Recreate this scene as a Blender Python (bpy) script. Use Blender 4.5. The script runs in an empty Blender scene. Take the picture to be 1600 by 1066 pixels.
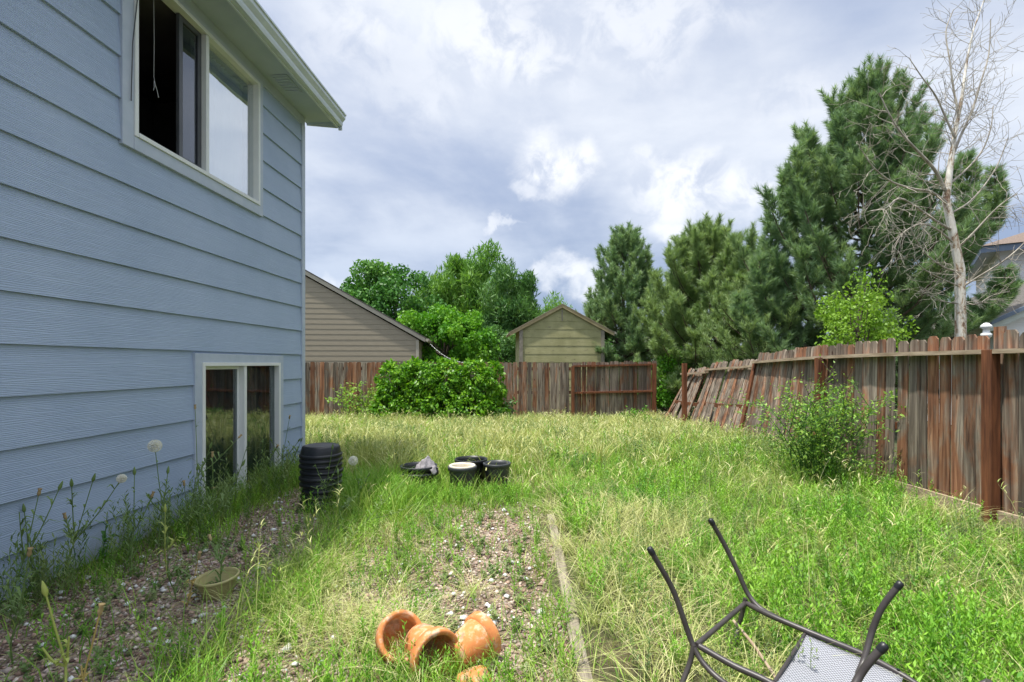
import bpy, math, random
import numpy as np
from mathutils import Vector, Matrix
S = bpy.context.scene
R = math.radians
# ------------------------------------------------------------ camera
cam_d = bpy.data.cameras.new('camera'); cam = bpy.data.objects.new('camera', cam_d); S.collection.objects.link(cam)
cam.location = (0, 0, 1.5); cam.rotation_euler = (R(90), 0, 0)
cam_d.sensor_width = 36; cam_d.lens = 18.0; cam_d.shift_y = 35/1600
cam_d.clip_start = 0.05; cam_d.clip_end = 2000
S.camera = cam
# ------------------------------------------------------------ world
SUN = Vector((-0.235, -0.12, 0.95)).normalized()
elev = math.asin(SUN.z); azim = math.atan2(SUN.x, SUN.y)
w = bpy.data.worlds.new("World"); S.world = w; w.use_nodes = True
nt = w.node_tree; nt.nodes.clear(); N = nt.nodes.new; L = nt.links.new
def wmath(op, a, b=None, c=None):
    n = N('ShaderNodeMath'); n.operation = op
    for i, v in enumerate((a, b, c)):
        if v is None: continue
        if isinstance(v, (int, float)): n.inputs[i].default_value = v
        else: L(v, n.inputs[i])
    return n.outputs[0]
def wmap(v, a, b, c=0, d=1, kind='SMOOTHSTEP'):
    n = N('ShaderNodeMapRange'); n.interpolation_type = kind
    L(v, n.inputs[0])
    for i, x in zip((1, 2, 3, 4), (a, b, c, d)): n.inputs[i].default_value = x
    return n.outputs[0]
def wmix(f, a, b):
    n = N('ShaderNodeMix'); n.data_type = 'RGBA'
    L(f, n.inputs[0])
    for i, v in ((6, a), (7, b)):
        if isinstance(v, tuple): n.inputs[i].default_value = (*v, 1)
        else: L(v, n.inputs[i])
    return n.outputs[2]
tc = N('ShaderNodeTexCoord'); D = tc.outputs['Generated']
sep = N('ShaderNodeSeparateXYZ'); L(D, sep.inputs[0])
zz = wmath('ADD', wmath('MAXIMUM', sep.outputs[2], 0.0), 0.16)
cmb = N('ShaderNodeCombineXYZ'); L(wmath('DIVIDE', sep.outputs[0], zz), cmb.inputs[0]); L(wmath('DIVIDE', sep.outputs[1], zz), cmb.inputs[1])
def wnoise(vec, scale, detail, rough, dist=0.0, off=(0,0,0), sc=(1,1,1)):
    m = N('ShaderNodeMapping'); L(vec, m.inputs[0]); m.inputs[1].default_value = off; m.inputs[3].default_value = sc
    n = N('ShaderNodeTexNoise'); L(m.outputs[0], n.inputs['Vector'])
    n.inputs['Scale'].default_value = scale; n.inputs['Detail'].default_value = detail
    n.inputs['Roughness'].default_value = rough; n.inputs['Distortion'].default_value = dist
    return n
n1 = wnoise(cmb.outputs[0], 0.75, 8, 0.52, 0.3, (3.1, 1.7, 0), (1.0, 0.8, 1)).outputs[0]
n2 = wnoise(cmb.outputs[0], 1.9, 9, 0.55, 0.2, (7.2, 0.4, 2)).outputs[0]
veil = wmap(wmath('ADD', wmath('MULTIPLY', n1, 0.72), wmath('MULTIPLY', n2, 0.28)), 0.36, 0.62)
high = wmap(sep.outputs[2], 0.10, 0.42)          # slate band low in the sky, bright veil above
low_col = wmix(veil, (0.27, 0.34, 0.50), (0.50, 0.57, 0.71))
high_col = wmix(veil, (0.38, 0.45, 0.61), (0.82, 0.85, 0.90))
veil_col = wmix(high, low_col, high_col)
# cumulus heaps: angular blobs torn by noise
dn = wnoise(D, 7.5, 8, 0.58)
off = N('ShaderNodeVectorMath'); off.operation = 'MULTIPLY_ADD'
L(dn.outputs['Color'], off.inputs[0]); off.inputs[1].default_value = (0.17, 0.1, 0.17); off.inputs[2].default_value = (-0.085, -0.05, -0.085)
dd = N('ShaderNodeVectorMath'); dd.operation = 'ADD'; L(D, dd.inputs[0]); L(off.outputs[0], dd.inputs[1])
def blob(px, py, rad, soft, sz=1.0):
    d = Vector(((px-800)/800, 1.0, (568-py)/800)).normalized()
    s = N('ShaderNodeVectorMath'); s.operation = 'SUBTRACT'; L(dd.outputs[0], s.inputs[0]); s.inputs[1].default_value = d
    m = N('ShaderNodeVectorMath'); m.operation = 'MULTIPLY'; L(s.outputs[0], m.inputs[0]); m.inputs[1].default_value = (1, 1, sz)
    l = N('ShaderNodeVectorMath'); l.operation = 'LENGTH'; L(m.outputs[0], l.inputs[0])
    return wmap(l.outputs[1], rad, rad*soft, 1, 0) if False else wmap(l.outputs[1], rad*soft, rad, 1, 0)
blobs = [(868, 252, .085, .2, 1.15, 1.0), (905, 235, .06, .25, 1.0, .95), (830, 288, .035, .2, 1.5, .6), (1080, 295, .13, .15, 1.5, 1.0), (1160, 300, .11, .15, 1.6, .95),
         (1050, 345, .085, .2, 2.5, .85), (1025, 260, .06, .1, 1.5, .6), (800, 352, .03, .3, 2.4, .6), (895, 432, .075, .35, 1.5, .85), (850, 445, .05, .4, 1.5, .6), (925, 460, .06, .4, 1.2, .7), (540, 448, .06, .3, 2.4, .5), (800, 70, .20, .1, 1.8, .75), (1020, 30, .24, .1, 2.2, .6), (560, 60, .14, .1, 1.5, .5), (1250, 150, .12, .1, 2.0, .4), (640, 130, .16, .1, 1.5, .35)]
cum = None
for (px, py, r, s, sz, a) in blobs:
    b = wmath('MULTIPLY', blob(px, py, r, s, sz), a)
    cum = b if cum is None else wmath('MAXIMUM', cum, b)
puff = wnoise(D, 16, 6, 0.6, 0.4, (1, 2, 3)).outputs[0]
cum_col = wmix(wmap(puff, 0.36, 0.60), (0.58, 0.63, 0.74), (0.92, 0.93, 0.95))
cloud_col = wmix(cum, veil_col, cum_col)
# extra brightness added to unseen thin cloud around the sun, lifting the shaded areas
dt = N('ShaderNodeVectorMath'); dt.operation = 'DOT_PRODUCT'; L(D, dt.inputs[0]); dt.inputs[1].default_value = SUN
fill_glow = wmap(dt.outputs['Value'], 0.50, 1.0, 0.68, 1.75)
bg1 = N('ShaderNodeBackground'); sky = N('ShaderNodeTexSky'); sky.sky_type = 'NISHITA'; sky.sun_disc = False
sky.sun_elevation = elev; sky.sun_rotation = azim; sky.air_density = 1.0; sky.dust_density = 0.6
L(sky.outputs[0], bg1.inputs[0]); bg1.inputs[1].default_value = 0.1
bg2 = N('ShaderNodeBackground'); L(cloud_col, bg2.inputs[0]); L(fill_glow, bg2.inputs[1])
mx = N('ShaderNodeMixShader'); mx.inputs[0].default_value = 0.88
L(bg1.outputs[0], mx.inputs[1]); L(bg2.outputs[0], mx.inputs[2])
wo = N('ShaderNodeOutputWorld'); L(mx.outputs[0], wo.inputs[0])
# ------------------------------------------------------------ sun
ld = bpy.data.lights.new('sun', 'SUN'); ld.energy = 3.6; ld.angle = R(1.4); ld.color = (1.0, 0.95, 0.86)
lo = bpy.data.objects.new('sun', ld); S.collection.objects.link(lo)
lo.rotation_euler = SUN.to_track_quat('Z', 'Y').to_euler(); lo.location = (-10, -5, 30)
# ------------------------------------------------------------ exposure
S.view_settings.view_transform = 'Standard'; S.view_settings.look = 'None'
S.view_settings.exposure = 0.86; S.view_settings.gamma = 1.0
S.render.engine = 'CYCLES'
S.cycles.max_bounces = 6; S.cycles.diffuse_bounces = 4; S.cycles.transparent_max_bounces = 12

# ============================================================ helpers
rng = np.random.default_rng(11); random.seed(5)
def link(o, parent=None):
    S.collection.objects.link(o)
    if parent is not None: o.parent = parent
    return o
def tag(o, label=None, cat=None, group=None, kind=None):
    if label: o['label'] = label
    if cat: o['category'] = cat
    if group: o['group'] = group
    if kind: o['kind'] = kind
    return o
def thing(name, label, cat, loc=(0,0,0), rz=0.0, group=None):
    o = bpy.data.objects.new(name, None); link(o); o.location = loc; o.rotation_euler = (0, 0, rz); o.empty_display_size = 0.2
    return tag(o, label, cat, group)
def np_mesh(name, verts, faces_list, mat, parent=None, rnd=None, smooth=False, mats=None, mat_idx=None):
    """verts (n,3); faces_list: list of int arrays (k, m)"""
    me = bpy.data.meshes.new(name)
    verts = np.asarray(verts, dtype=np.float32)
    me.vertices.add(len(verts)); me.vertices.foreach_set('co', verts.ravel())
    loops = np.concatenate([f.ravel() for f in faces_list]).astype(np.int32)
    tot = np.concatenate([np.full(len(f), f.shape[1], dtype=np.int32) for f in faces_list])
    st = np.concatenate([[0], np.cumsum(tot)[:-1]]).astype(np.int32)
    me.loops.add(len(loops)); me.loops.foreach_set('vertex_index', loops)
    me.polygons.add(len(tot)); me.polygons.foreach_set('loop_start', st); me.polygons.foreach_set('loop_total', tot)
    if smooth: me.polygons.foreach_set('use_smooth', np.ones(len(tot), dtype=bool))
    if rnd is not None:
        a = me.attributes.new('rnd', 'FLOAT', 'FACE'); a.data.foreach_set('value', np.asarray(rnd, dtype=np.float32))
    for m in (mats or [mat]): me.materials.append(m)
    if mat_idx is not None: me.polygons.foreach_set('material_index', np.asarray(mat_idx, dtype=np.int32))
    me.update(calc_edges=True); me.validate()
    o = bpy.data.objects.new(name, me); return link(o, parent)
class MB:
    def __init__(s): s.v = []; s.f = []; s.sm = []; s.r = []; s.cur = 0.5
    def add(s, vs, fs, smooth=False):
        b = len(s.v); s.v += [tuple(v) for v in vs]; s.f += [tuple(b+i for i in f) for f in fs]
        s.sm += [smooth]*len(fs); s.r += [s.cur]*len(fs); return s
    def box(s, x0, x1, y0, y1, z0, z1):
        vs = [(x, y, z) for x in (x0, x1) for y in (y0, y1) for z in (z0, z1)]
        return s.add(vs, [(0,1,3,2), (4,6,7,5), (0,4,5,1), (2,3,7,6), (0,2,6,4), (1,5,7,3)])
    def hexa(s, vs):   # 8 points: bottom ring 4, top ring 4
        return s.add(vs, [(3,2,1,0), (4,5,6,7), (0,1,5,4), (1,2,6,5), (2,3,7,6), (3,0,4,7)])
    def prism(s, poly, axis, a, b):   # poly of 2D points extruded along axis
        n = len(poly)
        def P(p, t): return {'x': (t, p[0], p[1]), 'y': (p[0], t, p[1]), 'z': (p[0], p[1], t)}[axis]
        vs = [P(p, a) for p in poly] + [P(p, b) for p in poly]
        return s.add(vs, [tuple(range(n)), tuple(range(2*n-1, n-1, -1))] + [(i, i+n, (i+1) % n+n, (i+1) % n) for i in range(n)])
    def tube(s, pts, rad, n=8, caps=True, smooth=True):
        pts = [Vector(p) for p in pts]
        if isinstance(rad, (int, float)): rad = [rad]*len(pts)
        vs = []; u = None
        for i, p in enumerate(pts):
            t = (pts[min(i+1, len(pts)-1)]-pts[max(i-1, 0)]).normalized()
            if u is None: u = t.orthogonal().normalized()
            else:
                u = (u - t*u.dot(t)); u = u.normalized() if u.length > 1e-6 else t.orthogonal().normalized()
            v = t.cross(u)
            for k in range(n):
                a = 2*math.pi*k/n; vs.append(p + (u*math.cos(a)+v*math.sin(a))*rad[i])
        fs = []
        for i in range(len(pts)-1):
            for k in range(n):
                fs.append((i*n+k, i*n+(k+1) % n, (i+1)*n+(k+1) % n, (i+1)*n+k))
        s.add(vs, fs, smooth)
        if caps:
            m = len(pts)-1; s.add([vs[k] for k in range(n)][::-1], [tuple(range(n))]); s.add([vs[m*n+k] for k in range(n)], [tuple(range(n))])
        return s
    def lathe(s, prof, n=40, M=None, jit=0.0, smooth=True):   # prof [(r,z)...]; closed profile loop not needed
        vs = []
        for r, z in prof:
            for k in range(n):
                a = 2*math.pi*k/n; rr = r*(1+jit*math.sin(2*a+1)+jit*.5*math.sin(3*a))
                v = Vector((rr*math.cos(a), rr*math.sin(a), z)); vs.append(M @ v if M else v)
        fs = [(i*n+k, i*n+(k+1) % n, (i+1)*n+(k+1) % n, (i+1)*n+k) for i in range(len(prof)-1) for k in range(n)]
        return s.add(vs, fs, smooth)
    def build(s, name, mat, parent=None, bevel=0.0):
        me = bpy.data.meshes.new(name); me.from_pydata(s.v, [], s.f)
        me.polygons.foreach_set('use_smooth', s.sm)
        a = me.attributes.new('rnd', 'FLOAT', 'FACE'); a.data.foreach_set('value', s.r)
        me.materials.append(mat); me.update()
        o = bpy.data.objects.new(name, me); link(o, parent)
        if bevel:
            m = o.modifiers.new('bevel', 'BEVEL'); m.width = bevel; m.segments = 2; m.limit_method = 'ANGLE'; m.angle_limit = R(50)
        return o
# ------------------------------------------------------------ materials
class Mt:
    def __init__(s, name):
        s.m = bpy.data.materials.new(name); s.m.use_nodes = True; s.t = s.m.node_tree; s.t.nodes.clear()
        s.out = s.n('ShaderNodeOutputMaterial')
    def n(s, k): return s.t.nodes.new(k)
    def l(s, a, b): s.t.links.new(a, b)
    def coord(s, kind='Object', scale=(1,1,1), rot=(0,0,0)):
        c = s.n('ShaderNodeTexCoord'); m = s.n('ShaderNodeMapping'); s.l(c.outputs[kind], m.inputs[0])
        m.inputs[3].default_value = scale; m.inputs[2].default_value = rot; return m.outputs[0]
    def noise(s, vec, scale, detail=5, rough=.55, dist=0):
        n = s.n('ShaderNodeTexNoise'); s.l(vec, n.inputs['Vector']); n.inputs['Scale'].default_value = scale
        n.inputs['Detail'].default_value = detail; n.inputs['Roughness'].default_value = rough; n.inputs['Distortion'].default_value = dist
        return n.outputs[0]
    def ramp(s, f, stops):
        r = s.n('ShaderNodeValToRGB'); s.l(f, r.inputs[0]); e = r.color_ramp.elements
        while len(e) < len(stops): e.new(0.5)
        for i, (p, c) in enumerate(stops): e[i].position = p; e[i].color = (*c, 1)
        return r.outputs[0]
    def math(s, op, a, b=None, c=None):
        n = s.n('ShaderNodeMath'); n.operation = op
        for i, v in enumerate((a, b, c)):
            if v is None: continue
            if isinstance(v, (int, float)): n.inputs[i].default_value = v
            else: s.l(v, n.inputs[i])
        return n.outputs[0]
    def mix(s, f, a, b, mode='MIX'):
        n = s.n('ShaderNodeMix'); n.data_type = 'RGBA'; n.blend_type = mode
        if isinstance(f, (int, float)): n.inputs[0].default_value = f
        else: s.l(f, n.inputs[0])
        for i, v in ((6, a), (7, b)):
            if isinstance(v, tuple): n.inputs[i].default_value = (*v, 1)
            else: s.l(v, n.inputs[i])
        return n.outputs[2]
    def attr(s, name='rnd'):
        a = s.n('ShaderNodeAttribute'); a.attribute_name = name; return a.outputs['Fac']
    def bump(s, h, strength=.3, dist=.01):
        b = s.n('ShaderNodeBump'); s.l(h, b.inputs['Height']); b.inputs['Strength'].default_value = strength; b.inputs['Distance'].default_value = dist
        return b.outputs[0]
    def pbr(s, col, rough=.6, bump=None, metal=0, spec=.5):
        p = s.n('ShaderNodeBsdfPrincipled')
        if isinstance(col, tuple): p.inputs['Base Color'].default_value = (*col, 1)
        else: s.l(col, p.inputs['Base Color'])
        if isinstance(rough, (int, float)): p.inputs['Roughness'].default_value = rough
        else: s.l(rough, p.inputs['Roughness'])
        p.inputs['Metallic'].default_value = metal; p.inputs['Specular IOR Level'].default_value = spec
        if bump is not None: s.l(bump, p.inputs['Normal'])
        s.l(p.outputs[0], s.out.inputs[0]); return p
def simple(name, c1, c2, scale=6, rough=.6, bump=.1, stretch=(1,1,1), detail=6, metal=0, bd=.01, lo=.3, hi=.7, spec=.5):
    m = Mt(name); v = m.coord('Object', stretch); f = m.noise(v, scale, detail)
    m.pbr(m.ramp(f, [(lo, c1), (hi, c2)]), rough, m.bump(f, bump, bd), metal, spec); return m.m
def leaf_mat(name, cols, trans=.35, rough=.5, patch=1.2, patch_amt=.35, alt=None, gloss=.35):
    """per-leaf tint from 'rnd' plus patches that differ in hue from place to place"""
    m = Mt(name); a = m.attr()
    n = len(cols); c = m.ramp(a, [(i/(n-1), cols[i]) for i in range(n)])
    f = m.noise(m.coord('Object'), patch, 3)
    if alt: c = m.mix(m.math('MULTIPLY', m.ramp(f, [(.38, (0,0,0)), (.62, (1,1,1))]), patch_amt), c, alt)
    p = m.pbr(c, rough, spec=gloss)
    t = m.n('ShaderNodeBsdfTranslucent'); m.l(m.mix(1.0, c, (1.0, 1.0, .55), 'MULTIPLY'), t.inputs[0])
    x = m.n('ShaderNodeMixShader'); x.inputs[0].default_value = trans
    m.l(p.outputs[0], x.inputs[1]); m.l(t.outputs[0], x.inputs[2]); m.l(x.outputs[0], m.out.inputs[0])
    return m.m
def siding_mat(name, c1, c2, grain=1.0, dirt=0.0):
    m = Mt(name)
    g = m.noise(m.coord('Object', (1, .9, 14)), 5, 7, .62, 1.4)
    gv = m.coord('Object', (1, .25, 3)); 
    wv = m.n('ShaderNodeTexWave'); m.l(gv, wv.inputs[0]); wv.bands_direction = 'Z'; wv.inputs['Scale'].default_value = 9; wv.inputs['Distortion'].default_value = 9; wv.inputs['Detail'].default_value = 3; wv.inputs['Detail Scale'].default_value = .8
    h = m.math('ADD', m.math('MULTIPLY', g, .7), m.math('MULTIPLY', wv.outputs['Fac'], .35))
    f = m.noise(m.coord('Object', (1, 1, 1)), 1.3, 5, .6)
    c = m.ramp(m.math('ADD', m.math('MULTIPLY', f, .7), m.math('MULTIPLY', g, .3)), [(.35, c1), (.65, c2)])
    sp = m.n('ShaderNodeSeparateXYZ'); cc_ = m.n('ShaderNodeTexCoord'); m.l(cc_.outputs['Object'], sp.inputs[0])
    zf = m.math('ADD', sp.outputs[2], m.math('MULTIPLY', m.noise(m.coord('Object', (1, 3, 1)), 2.5, 6, .65), .55))
    c = m.mix(m.math('MULTIPLY', m.ramp(zf, [(.22, (1,1,1)), (.52, (0,0,0))]), dirt), c, (.24, .20, .15))
    fl = m.noise(m.coord('Object', (1, .35, 2.2)), 1.1, 6, .7); c = m.mix(m.math('MULTIPLY', m.ramp(fl, [(.50, (0,0,0)), (.72, (1,1,1))]), .22), c, (c2[0]*1.25, c2[1]*1.2, c2[2]*1.1))
    m.pbr(c, .62, m.bump(h, .55*grain, .006)); return m.m
def fence_mat(name='weathered_cedar', red=.5):
    m = Mt(name); a = m.attr()
    cv = m.n('ShaderNodeTexCoord'); sx = m.n('ShaderNodeSeparateXYZ'); m.l(cv.outputs['Object'], sx.inputs[0])
    cb = m.n('ShaderNodeCombineXYZ'); m.l(m.math('ADD', m.math('MULTIPLY', sx.outputs[0], 22), m.math('MULTIPLY', a, 57)), cb.inputs[0])
    m.l(m.math('MULTIPLY', sx.outputs[1], 22), cb.inputs[1]); m.l(m.math('MULTIPLY', sx.outputs[2], 1.3), cb.inputs[2])
    st = m.noise(cb.outputs[0], 1.0, 7, .62, .6)
    cb2 = m.n('ShaderNodeCombineXYZ'); m.l(m.math('ADD', m.math('MULTIPLY', sx.outputs[0], 3), m.math('MULTIPLY', a, 91)), cb2.inputs[0])
    m.l(m.math('MULTIPLY', sx.outputs[1], 3), cb2.inputs[1]); m.l(m.math('MULTIPLY', sx.outputs[2], 1.1), cb2.inputs[2])
    pt = m.noise(cb2.outputs[0], 1.6, 5, .6, .8)
    redc = m.ramp(st, [(.30, (.055, .026, .016)), (.50, (.22, .10, .055)), (.70, (.40, .22, .125))])
    gry = m.ramp(st, [(.28, (.05, .038, .03)), (.50, (.185, .15, .118)), (.72, (.39, .33, .26))])
    k = m.math('ADD', m.math('MULTIPLY', pt, 1.6), m.math('MULTIPLY', m.math('FRACT', m.math('MULTIPLY', a, 7.3)), .55))
    f = m.ramp(m.math('SUBTRACT', k, .64 + (red-.5)), [(.34, (1,1,1)), (.64, (0,0,0))])
    c = m.mix(f, redc, gry)
    kn = m.n('ShaderNodeTexVoronoi'); m.l(cb2.outputs[0], kn.inputs['Vector']); kn.inputs['Scale'].default_value = 1.7
    c = m.mix(m.ramp(kn.outputs['Distance'], [(.045, (1,1,1)), (.085, (0,0,0))]), c, (.05, .025, .015))
    tone = m.math('MULTIPLY_ADD', m.math('FRACT', m.math('MULTIPLY', a, 13.7)), .65, .62); tc_ = m.n('ShaderNodeCombineColor')
    for q in range(3): m.l(tone, tc_.inputs[q])
    c = m.mix(1.0, c, tc_.outputs[0], 'MULTIPLY')
    dk = m.ramp(m.noise(cb.outputs[0], .55, 8, .7, 1.0), [(.34, (1,1,1)), (.44, (0,0,0))]); c = m.mix(m.math('MULTIPLY', dk, .75), c, (.035, .022, .017))
    m.pbr(c, .85, m.bump(st, .6, .006), spec=.2); return m.m
M = {}
M['blue_siding'] = siding_mat('blue_siding', (.32, .405, .545), (.38, .465, .61), 1.3, .55)
M['blue_trim'] = simple('blue_trim', (.40, .46, .54), (.47, .52, .60), 9, .6, .15)
M['cream'] = simple('cream_frame', (.64, .66, .63), (.72, .74, .71), 5, .45, .05)
M['white_vinyl'] = simple('white_vinyl', (.72, .73, .70), (.78, .79, .77), 5, .4, .03)
M['soffit'] = simple('soffit_paint', (.38, .44, .52), (.44, .50, .58), 3, .7, .1)
M['gutter'] = simple('gutter_paint', (.52, .58, .60), (.60, .66, .68), 4, .45, .05)
M['shingle'] = simple('dark_shingles', (.06, .055, .05), (.13, .12, .11), 30, .9, .6)
M['brown_shingle'] = simple('brown_shingles', (.10, .075, .06), (.20, .15, .12), 30, .9, .6)
M['concrete'] = simple('concrete', (.22, .20, .16), (.33, .30, .25), 14, .9, .3)
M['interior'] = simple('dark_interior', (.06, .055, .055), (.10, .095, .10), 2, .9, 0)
M['sash_dark'] = simple('dark_sash', (.05, .055, .06), (.08, .085, .09), 5, .4, .02)
M['curtain_white'] = simple('sheer_curtain', (.62, .66, .70), (.85, .87, .88), 3, .8, .5, (1, 16, .3), bd=.03)
M['curtain_grey'] = simple('grey_curtain', (.06, .068, .085), (.16, .17, .19), 3, .8, .6, (1, 22, .3), bd=.03)
M['tan_siding'] = simple('tan_siding', (.27, .235, .17), (.32, .28, .205), 4, .7, .2, (1, 1, 6))
M['tan_trim'] = simple('tan_trim', (.36, .33, .26), (.43, .40, .32), 4, .7, .1)
M['fence'] = fence_mat('weathered_cedar', .56)
M['fence_red'] = fence_mat('reddish_cedar', .42)
M['fence_grey'] = fence_mat('greyed_cedar', .1)
M['post_red'] = simple('reddish_post', (.07, .028, .016), (.22, .085, .040), 3, .8, .5, (9, 9, .8), bd=.006, spec=.2)
M['rail_grey'] = simple('sun_bleached_rail', (.25, .18, .12), (.46, .37, .27), 3, .85, .5, (9, 1.2, 9), spec=.2)
M['shed'] = None
M['bark'] = simple('grey_brown_bark', (.05, .035, .025), (.14, .105, .08), 8, .9, .8, (1, 1, .4), bd=.02)
M['gravel_soil'] = simple('gravel_soil', (.09, .055, .045), (.20, .14, .115), 60, .95, .6)
# ============================================================ ground
def gz(x, y):
    x = np.asarray(x, float); y = np.asarray(y, float)
    t = np.clip((y-7.5)/7.0, 0, 1); t = t*t*(3-2*t)
    return -0.25*t + np.where(x > .5, 0.015*np.sin(x*2.1+y*1.3)+0.012*np.sin(y*3.1-x), 0)
def grid(name, xs, ys, mat, dz=0.0):
    X, Y = np.meshgrid(xs, ys); Z = gz(X, Y)+dz
    v = np.stack([X.ravel(), Y.ravel(), Z.ravel()], 1); nx, ny = len(xs), len(ys)
    i = np.arange(nx*ny).reshape(ny, nx)
    f = np.stack([i[:-1, :-1].ravel(), i[:-1, 1:].ravel(), i[1:, 1:].ravel(), i[1:, :-1].ravel()], 1)
    return np_mesh(name, v, [f], mat, smooth=True)
g = Mt('soil_and_thatch'); v = g.coord('Object')
c = g.ramp(g.noise(v, 22, 8, .7), [(.3, (.035, .03, .015)), (.5, (.08, .065, .03)), (.72, (.18, .15, .07))])
c2 = g.ramp(g.noise(v, 30, 8, .7), [(.3, (.02, .03, .01)), (.7, (.06, .085, .02))])
c = g.mix(g.ramp(g.noise(v, .9, 4), [(.42, (0,0,0)), (.6, (1,1,1))]), c, c2)
g.pbr(c, .95, g.bump(g.noise(v, 60, 6, .7), .7, .02))
xs = np.concatenate([[-400, -150, -60, -30], np.arange(-16, 18.01, .25), [30, 60, 150, 400]])
ys = np.concatenate([[-60, -20, -8], np.arange(-3, 18.01, .25), [24, 40, 70, 130, 260, 600, 1200]])
tag(grid('ground', xs, ys, g.m), kind='structure')
# gravel bed beside the house: its own irregular sheet
gr = Mt('red_gravel_bed'); v = gr.coord('Object')
vo = gr.n('ShaderNodeTexVoronoi'); gr.l(v, vo.inputs['Vector']); vo.inputs['Scale'].default_value = 55
hs = gr.n('ShaderNodeSeparateColor'); gr.l(vo.outputs['Color'], hs.inputs[0])
c = gr.ramp(hs.outputs[0], [(.0, (.09, .06, .05)), (.35, (.24, .175, .13)), (.65, (.38, .29, .21)), (.85, (.32, .27, .23)), (1, (.52, .43, .36))])
c = gr.mix(gr.ramp(gr.noise(v, 2.2, 5), [(.45, (0,0,0)), (.7, (1,1,1))]), c, (.12, .085, .05))
gr.pbr(c, .95, gr.bump(vo.outputs['Distance'], .8, .02))
def bed_edge(y): return .30 + .0*y - (np.clip((y-5.3)/1.4, 0, 1)**2)*3.0 + .05*np.sin(y*5)
bys = np.arange(-1.0, 6.9, .1); bv = []; bf = []
for j, y in enumerate(bys):
    xl, xr = -3.40+.0563*y, float(bed_edge(y))
    for i in range(13): bv.append((xl+(xr-xl)*i/12, y, 0.006))
for j in range(len(bys)-1):
    for i in range(12): k = j*13+i; bf.append((k, k+1, k+14, k+13))
bf = np.array(bf)
tag(np_mesh('gravel_bed', np.array(bv), [bf], gr.m), kind='structure')
# lava rock and a few white pebbles lying loose
def in_bed(x, y): return (x > -3.30+.0563*y) & (x < bed_edge(y)-.02) & (y < 6.7)
n = 26000
y = 1.2+5.4*rng.random(n)**1.35; x = -3.35+3.75*rng.random(n); k = in_bed(x, y); x, y = x[k], y[k]; n = len(x)
s = rng.gamma(5, .0016, n)+.004
oct_v = np.array([[1,0,0],[0,1,0],[-1,0,0],[0,-1,0],[0,0,1],[0,0,-1]], float)
oct_f = np.array([[0,1,4],[1,2,4],[2,3,4],[3,0,4],[1,0,5],[2,1,5],[3,2,5],[0,3,5]])
def rocks(x, y, s, flat=.6, z0=.006):
    n = len(x); V = oct_v[None]*(s[:, None, None])*(.65+.7*rng.random((n, 6, 1)))
    V[:, :, 2] *= flat; a = rng.random(n)*6.28; ca, sa = np.cos(a)[:, None], np.sin(a)[:, None]
    X = V[:, :, 0]*ca-V[:, :, 1]*sa; Y = V[:, :, 0]*sa+V[:, :, 1]*ca
    V = np.stack([X+x[:, None], Y+y[:, None], V[:, :, 2]+(s*flat*.5+z0+gz(x, y)*0)[:, None]], 2)
    F = (oct_f[None]+6*np.arange(n)[:, None, None]).reshape(-1, 3); return V.reshape(-1, 3), F
rk = Mt('lava_rock'); rk.pbr(rk.ramp(rk.attr(), [(0, (.09, .055, .045)), (.3, (.25, .155, .12)), (.55, (.43, .295, .22)), (.75, (.32, .27, .24)), (.92, (.56, .44, .37)), (1, (.66, .58, .50))]), .95)
V, F = rocks(x, y, s); tag(np_mesh('gravel', V, [F], rk.m, rnd=np.repeat(rng.random(n), 8)), kind='stuff')
wk = simple('white_quartz', (.55, .54, .52), (.85, .85, .84), 20, .7, .3)
n = 420; y = 1.3+5.0*rng.random(n)**1.3; x = -3.3+3.7*rng.random(n)
x = np.concatenate([x, rng.normal(-.18, .07, 40), rng.normal(-2.2, .25, 30)]); y = np.concatenate([y, rng.normal(2.95, .10, 40), rng.normal(3.4, .2, 30)])
k = in_bed(x, y); x, y = x[k], y[k]
V, F = rocks(x, y, rng.gamma(6, .0021, len(x))+.006, .6, .012); tag(np_mesh('white_gravel', V, [F], wk), kind='stuff')

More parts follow.
